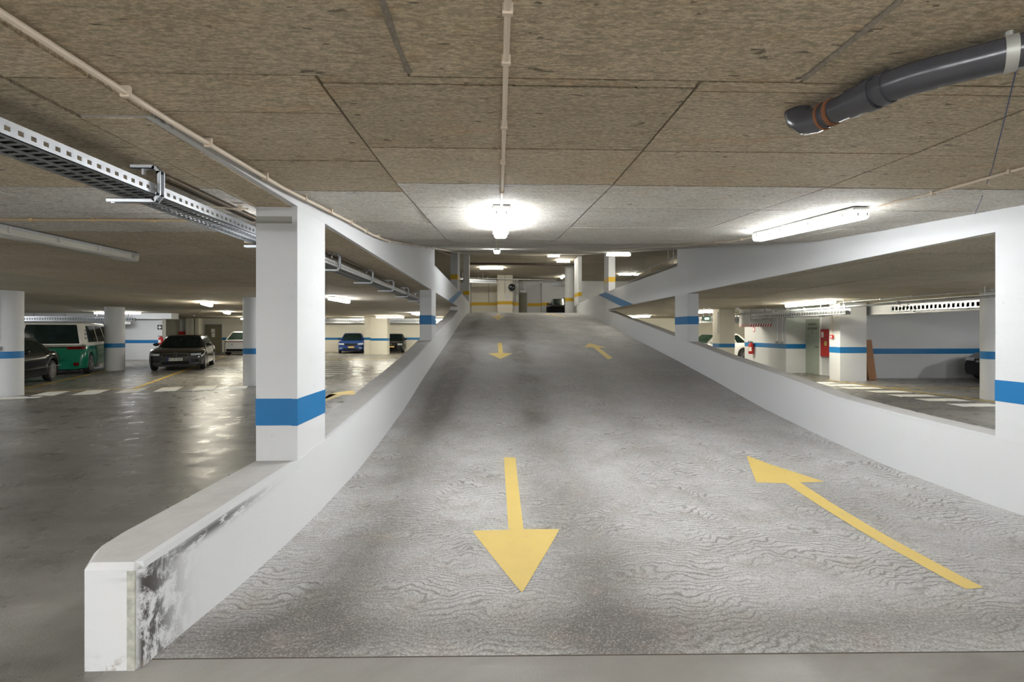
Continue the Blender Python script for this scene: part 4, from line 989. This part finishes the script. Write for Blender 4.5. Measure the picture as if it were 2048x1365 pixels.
def rear_saloon(t, ep, hl, W, dfx):
    for s in (-1, 1): ep('tail_light', s*.5, s*.86, .66, .80, 'taillamp', -1, .014)
    plate(ep, t, hl, .62, '', -1, 'plate', dfx)
    for s in (-1, 1):
        bm = B(); box(bm, -2.0, 1.9, s*(W/2+.002)-.006, s*(W/2+.002)+.006, .47, .485); link_mesh('chrome_trim', bm, M['chrome'], t)
CAB_SAL = dict(xf0=1.05, xf1=.35, xr1=-1.0, xr0=-1.75, wb=.82, wt=.60, z0=.90, z1=1.40, win=((.03, .22), (.25, .6), (.63, .98)))
# saloon: rear wheel at (-14.6, 15.9), nose towards the camera
dv = Vector((.42, -.91)).normalized()
rw = Vector((-14.45, 15.95)); ctr = rw+dv*1.35+Vector((-.84*.91, -.84*.42))*1.0
car('car', 'black saloon car partly hidden by the leftmost round column, tail light towards the van', (ctr.x, ctr.y, 0), heading_to(dv.x, dv.y), 4.6, 1.78,
    [(-2.3, .80), (-2.0, .95), (-1.2, .95), (1.0, .91), (1.7, .84), (2.3, .68)], CAB_SAL, 'p_black', wb=(1.38, -1.38), wr=.33, rear=rear_saloon, spokes=12)
# van
def rear_van(t, ep, hl, W, dfx):
    ep('light_bar', -.84, .84, 1.005, 1.03, 'dark_red', -1, .014)
    for s in (-1, 1):
        ep('tail_light', s*.45, s*.93, .94, 1.04, 'taillamp', -1, .016, 8)
        ep('reflector', s*.66, s*.80, .34, .46, 'taillamp', -1, .02)
        for k in range(3):
            bm = B(); box(bm, -2.08, -1.92, s*.915-.012, s*.915+.012, 1.32+k*.15, 1.36+k*.15); link_mesh('air_vent', bm, M['black'], t)
    plate(ep, t, hl, .62, '', -1, 'plate', dfx)
    for s in (-1, 1):
        bm = B(); box(bm, -2.25, 2.0, s*(W/2+.001)-.008, s*(W/2+.001)+.008, 1.06, 1.14); link_mesh('belt_panel', bm, M['p_cream'], t)
        bm = B(); box(bm, -1.0, 1.0, s*(W/2)-.02, s*(W/2)+.012, .2, .3); link_mesh('chrome_trim', bm, M['chrome'], t)
    ep('belt_panel', -.95, .95, 1.05, 1.15, 'p_cream', -1, .008, 10)
dv = Vector((-.46, .888)); side = Vector((.888, .46))
rw = Vector((-15.55, 18.75)); ctr = rw+dv*1.55-side*.93
CAB_VAN = dict(xf0=1.95, xf1=1.35, xr1=-2.12, xr0=-2.26, wb=.95, wt=.80, z0=1.10, z1=1.92, win=((.08, .42), (.45, .74), (.77, 1.0)), bm=1)
car('van', 'green and off white two-tone van parked beside the round column', (ctr.x, ctr.y, 0), heading_to(dv.x, dv.y), 4.71, 1.96,
    [(-2.355, 1.10), (-2.1, 1.14), (1.5, 1.13), (1.9, 1.05), (2.2, .95), (2.355, .82)], CAB_VAN, 'p_green', 'p_cream', wb=(1.45, -1.5), wr=.37, end=(.45, .16, 2.2), rear=rear_van, cat='van', spokes=5)
# white car rear beside the olive door
def rear_white(t, ep, hl, W, dfx):
    ep('tail_light', -.85, .85, .88, .92, 'taillamp', -1, .014, 10)
    plate(ep, t, hl, .72, '', -1, 'plate', dfx); ep('rear_bumper', -.72, .72, .24, .42, 'black', -1, .014, 10)
CAB_SUV = dict(xf0=.95, xf1=.3, xr1=-1.35, xr0=-2.05, wb=.82, wt=.62, z0=.98, z1=1.58, win=((.05, .3), (.33, .63), (.66, .98)))
q = onz(478, 708); car('car', 'white car seen from behind next to the olive door', (-17.75, 34.85, 0), heading_to(-.10, .995), 4.5, 1.88,
    [(-2.25, .98), (-1.9, 1.02), (.9, .97), (1.6, .92), (2.25, .75)], CAB_SUV, 'p_white', wb=(1.35, -1.35), wr=.34, end=(.7, .3, 2.2), rear=rear_white)
def front_blue(t, ep, hl, W, dfx):
    ep('grille', -.40, .40, .60, .72, 'black', 1, .014, 8); ep('grille_trim', -.42, .42, .72, .735, 'chrome', 1, .02, 8)
    for s in (-1, 1):
        ep('headlight', s*.46, s*.84, .62, .74, 'headlamp', 1, .014, 8, 2, .03); ep('fog_light', s*.55, s*.78, .36, .43, 'headlamp', 1, .014)
    ep('lower_grille', -.55, .55, .26, .36, 'black', 1, .012, 8); ep('badge', -.035, .035, .745, .78, 'chrome', 1, .02, 2, 1)
    plate(ep, t, hl, .47, '', 1, 'plate_y', dfx, .46)
CAB_HB = dict(xf0=1.05, xf1=.3, xr1=-1.3, xr0=-1.9, wb=.80, wt=.60, z0=.92, z1=1.46, win=((.05, .3), (.33, .63), (.66, .98)))
q = onz(697, 707.5)
car('car', 'blue hatchback facing the camera beyond the left opening', (q.x-.25, q.y+1.9, 0), heading_to(.22, -.975), 4.3, 1.80,
    [(-2.15, .9), (-1.9, .95), (.9, .92), (1.6, .86), (2.15, .72)], CAB_HB, 'p_blue', wb=(1.3, -1.3), wr=.32, front=front_blue)
def front_small(t, ep, hl, W, dfx):
    ep('grille', -.38, .38, .58, .66, 'black', 1, .014, 8); ep('badge', -.05, .05, .60, .68, 'chrome', 1, .02, 2, 1)
    for s in (-1, 1): ep('headlight', s*.46, s*.78, .56, .70, 'headlamp', 1, .014, 6, 3)
    plate(ep, t, hl, .46, '', 1, 'plate_y', dfx, .46)
q = onz(783, 706)
car('car', 'small dark car facing the camera, half hidden behind the cream pillar', (q.x-.05, q.y+1.6, 0), heading_to(.05, -1), 3.9, 1.70,
    [(-1.95, .9), (.8, .9), (1.5, .84), (1.95, .70)], dict(xf0=.95, xf1=.3, xr1=-1.3, xr0=-1.7, wb=.77, wt=.58, z0=.9, z1=1.42, win=((.05, .45), (.5, .98))), 'p_black', wb=(1.2, -1.2), wr=.30, front=front_small)
def front_dark(t, ep, hl, W, dfx):
    for s in (-1, 1): ep('headlight', s*.45, s*.83, .66, .76, 'headlamp', 1, .014, 8, 2, .02)
    ep('grille', -.4, .4, .62, .68, 'chrome', 1, .014, 8); plate(ep, t, hl, .48, '', 1, 'plate', dfx)
car('car', 'dark car nose sticking out behind the round column at the right edge', (17.35, 14.75, 0), heading_to(-.985, -.17), 4.4, 1.8,
    [(-2.2, .85), (-1.9, .95), (.9, .95), (1.6, .90), (2.2, .70)], CAB_HB, 'p_black', wb=(1.32, -1.32), wr=.32, front=front_dark)
car('car', 'white car with green tinted windscreen behind the cream square pillar', (11.9, 26.3, 0), heading_to(-.97, -.24), 4.2, 1.78,
    [(-2.1, .9), (-1.9, .95), (.9, .95), (1.5, .88), (2.1, .70)], dict(CAB_HB, gf='glass_green'), 'p_white', wb=(1.3, -1.3), wr=.32, front=front_blue)
car('car', 'black car parked in the dark opening at the top of the ramp', (5.0, 38.5, Z2), heading_to(-.25, -.97), 4.3, 1.78,
    [(-2.15, .9), (-1.9, .95), (.9, .93), (1.6, .86), (2.15, .72)], CAB_HB, 'p_black', wb=(1.3, -1.3), wr=.32, )
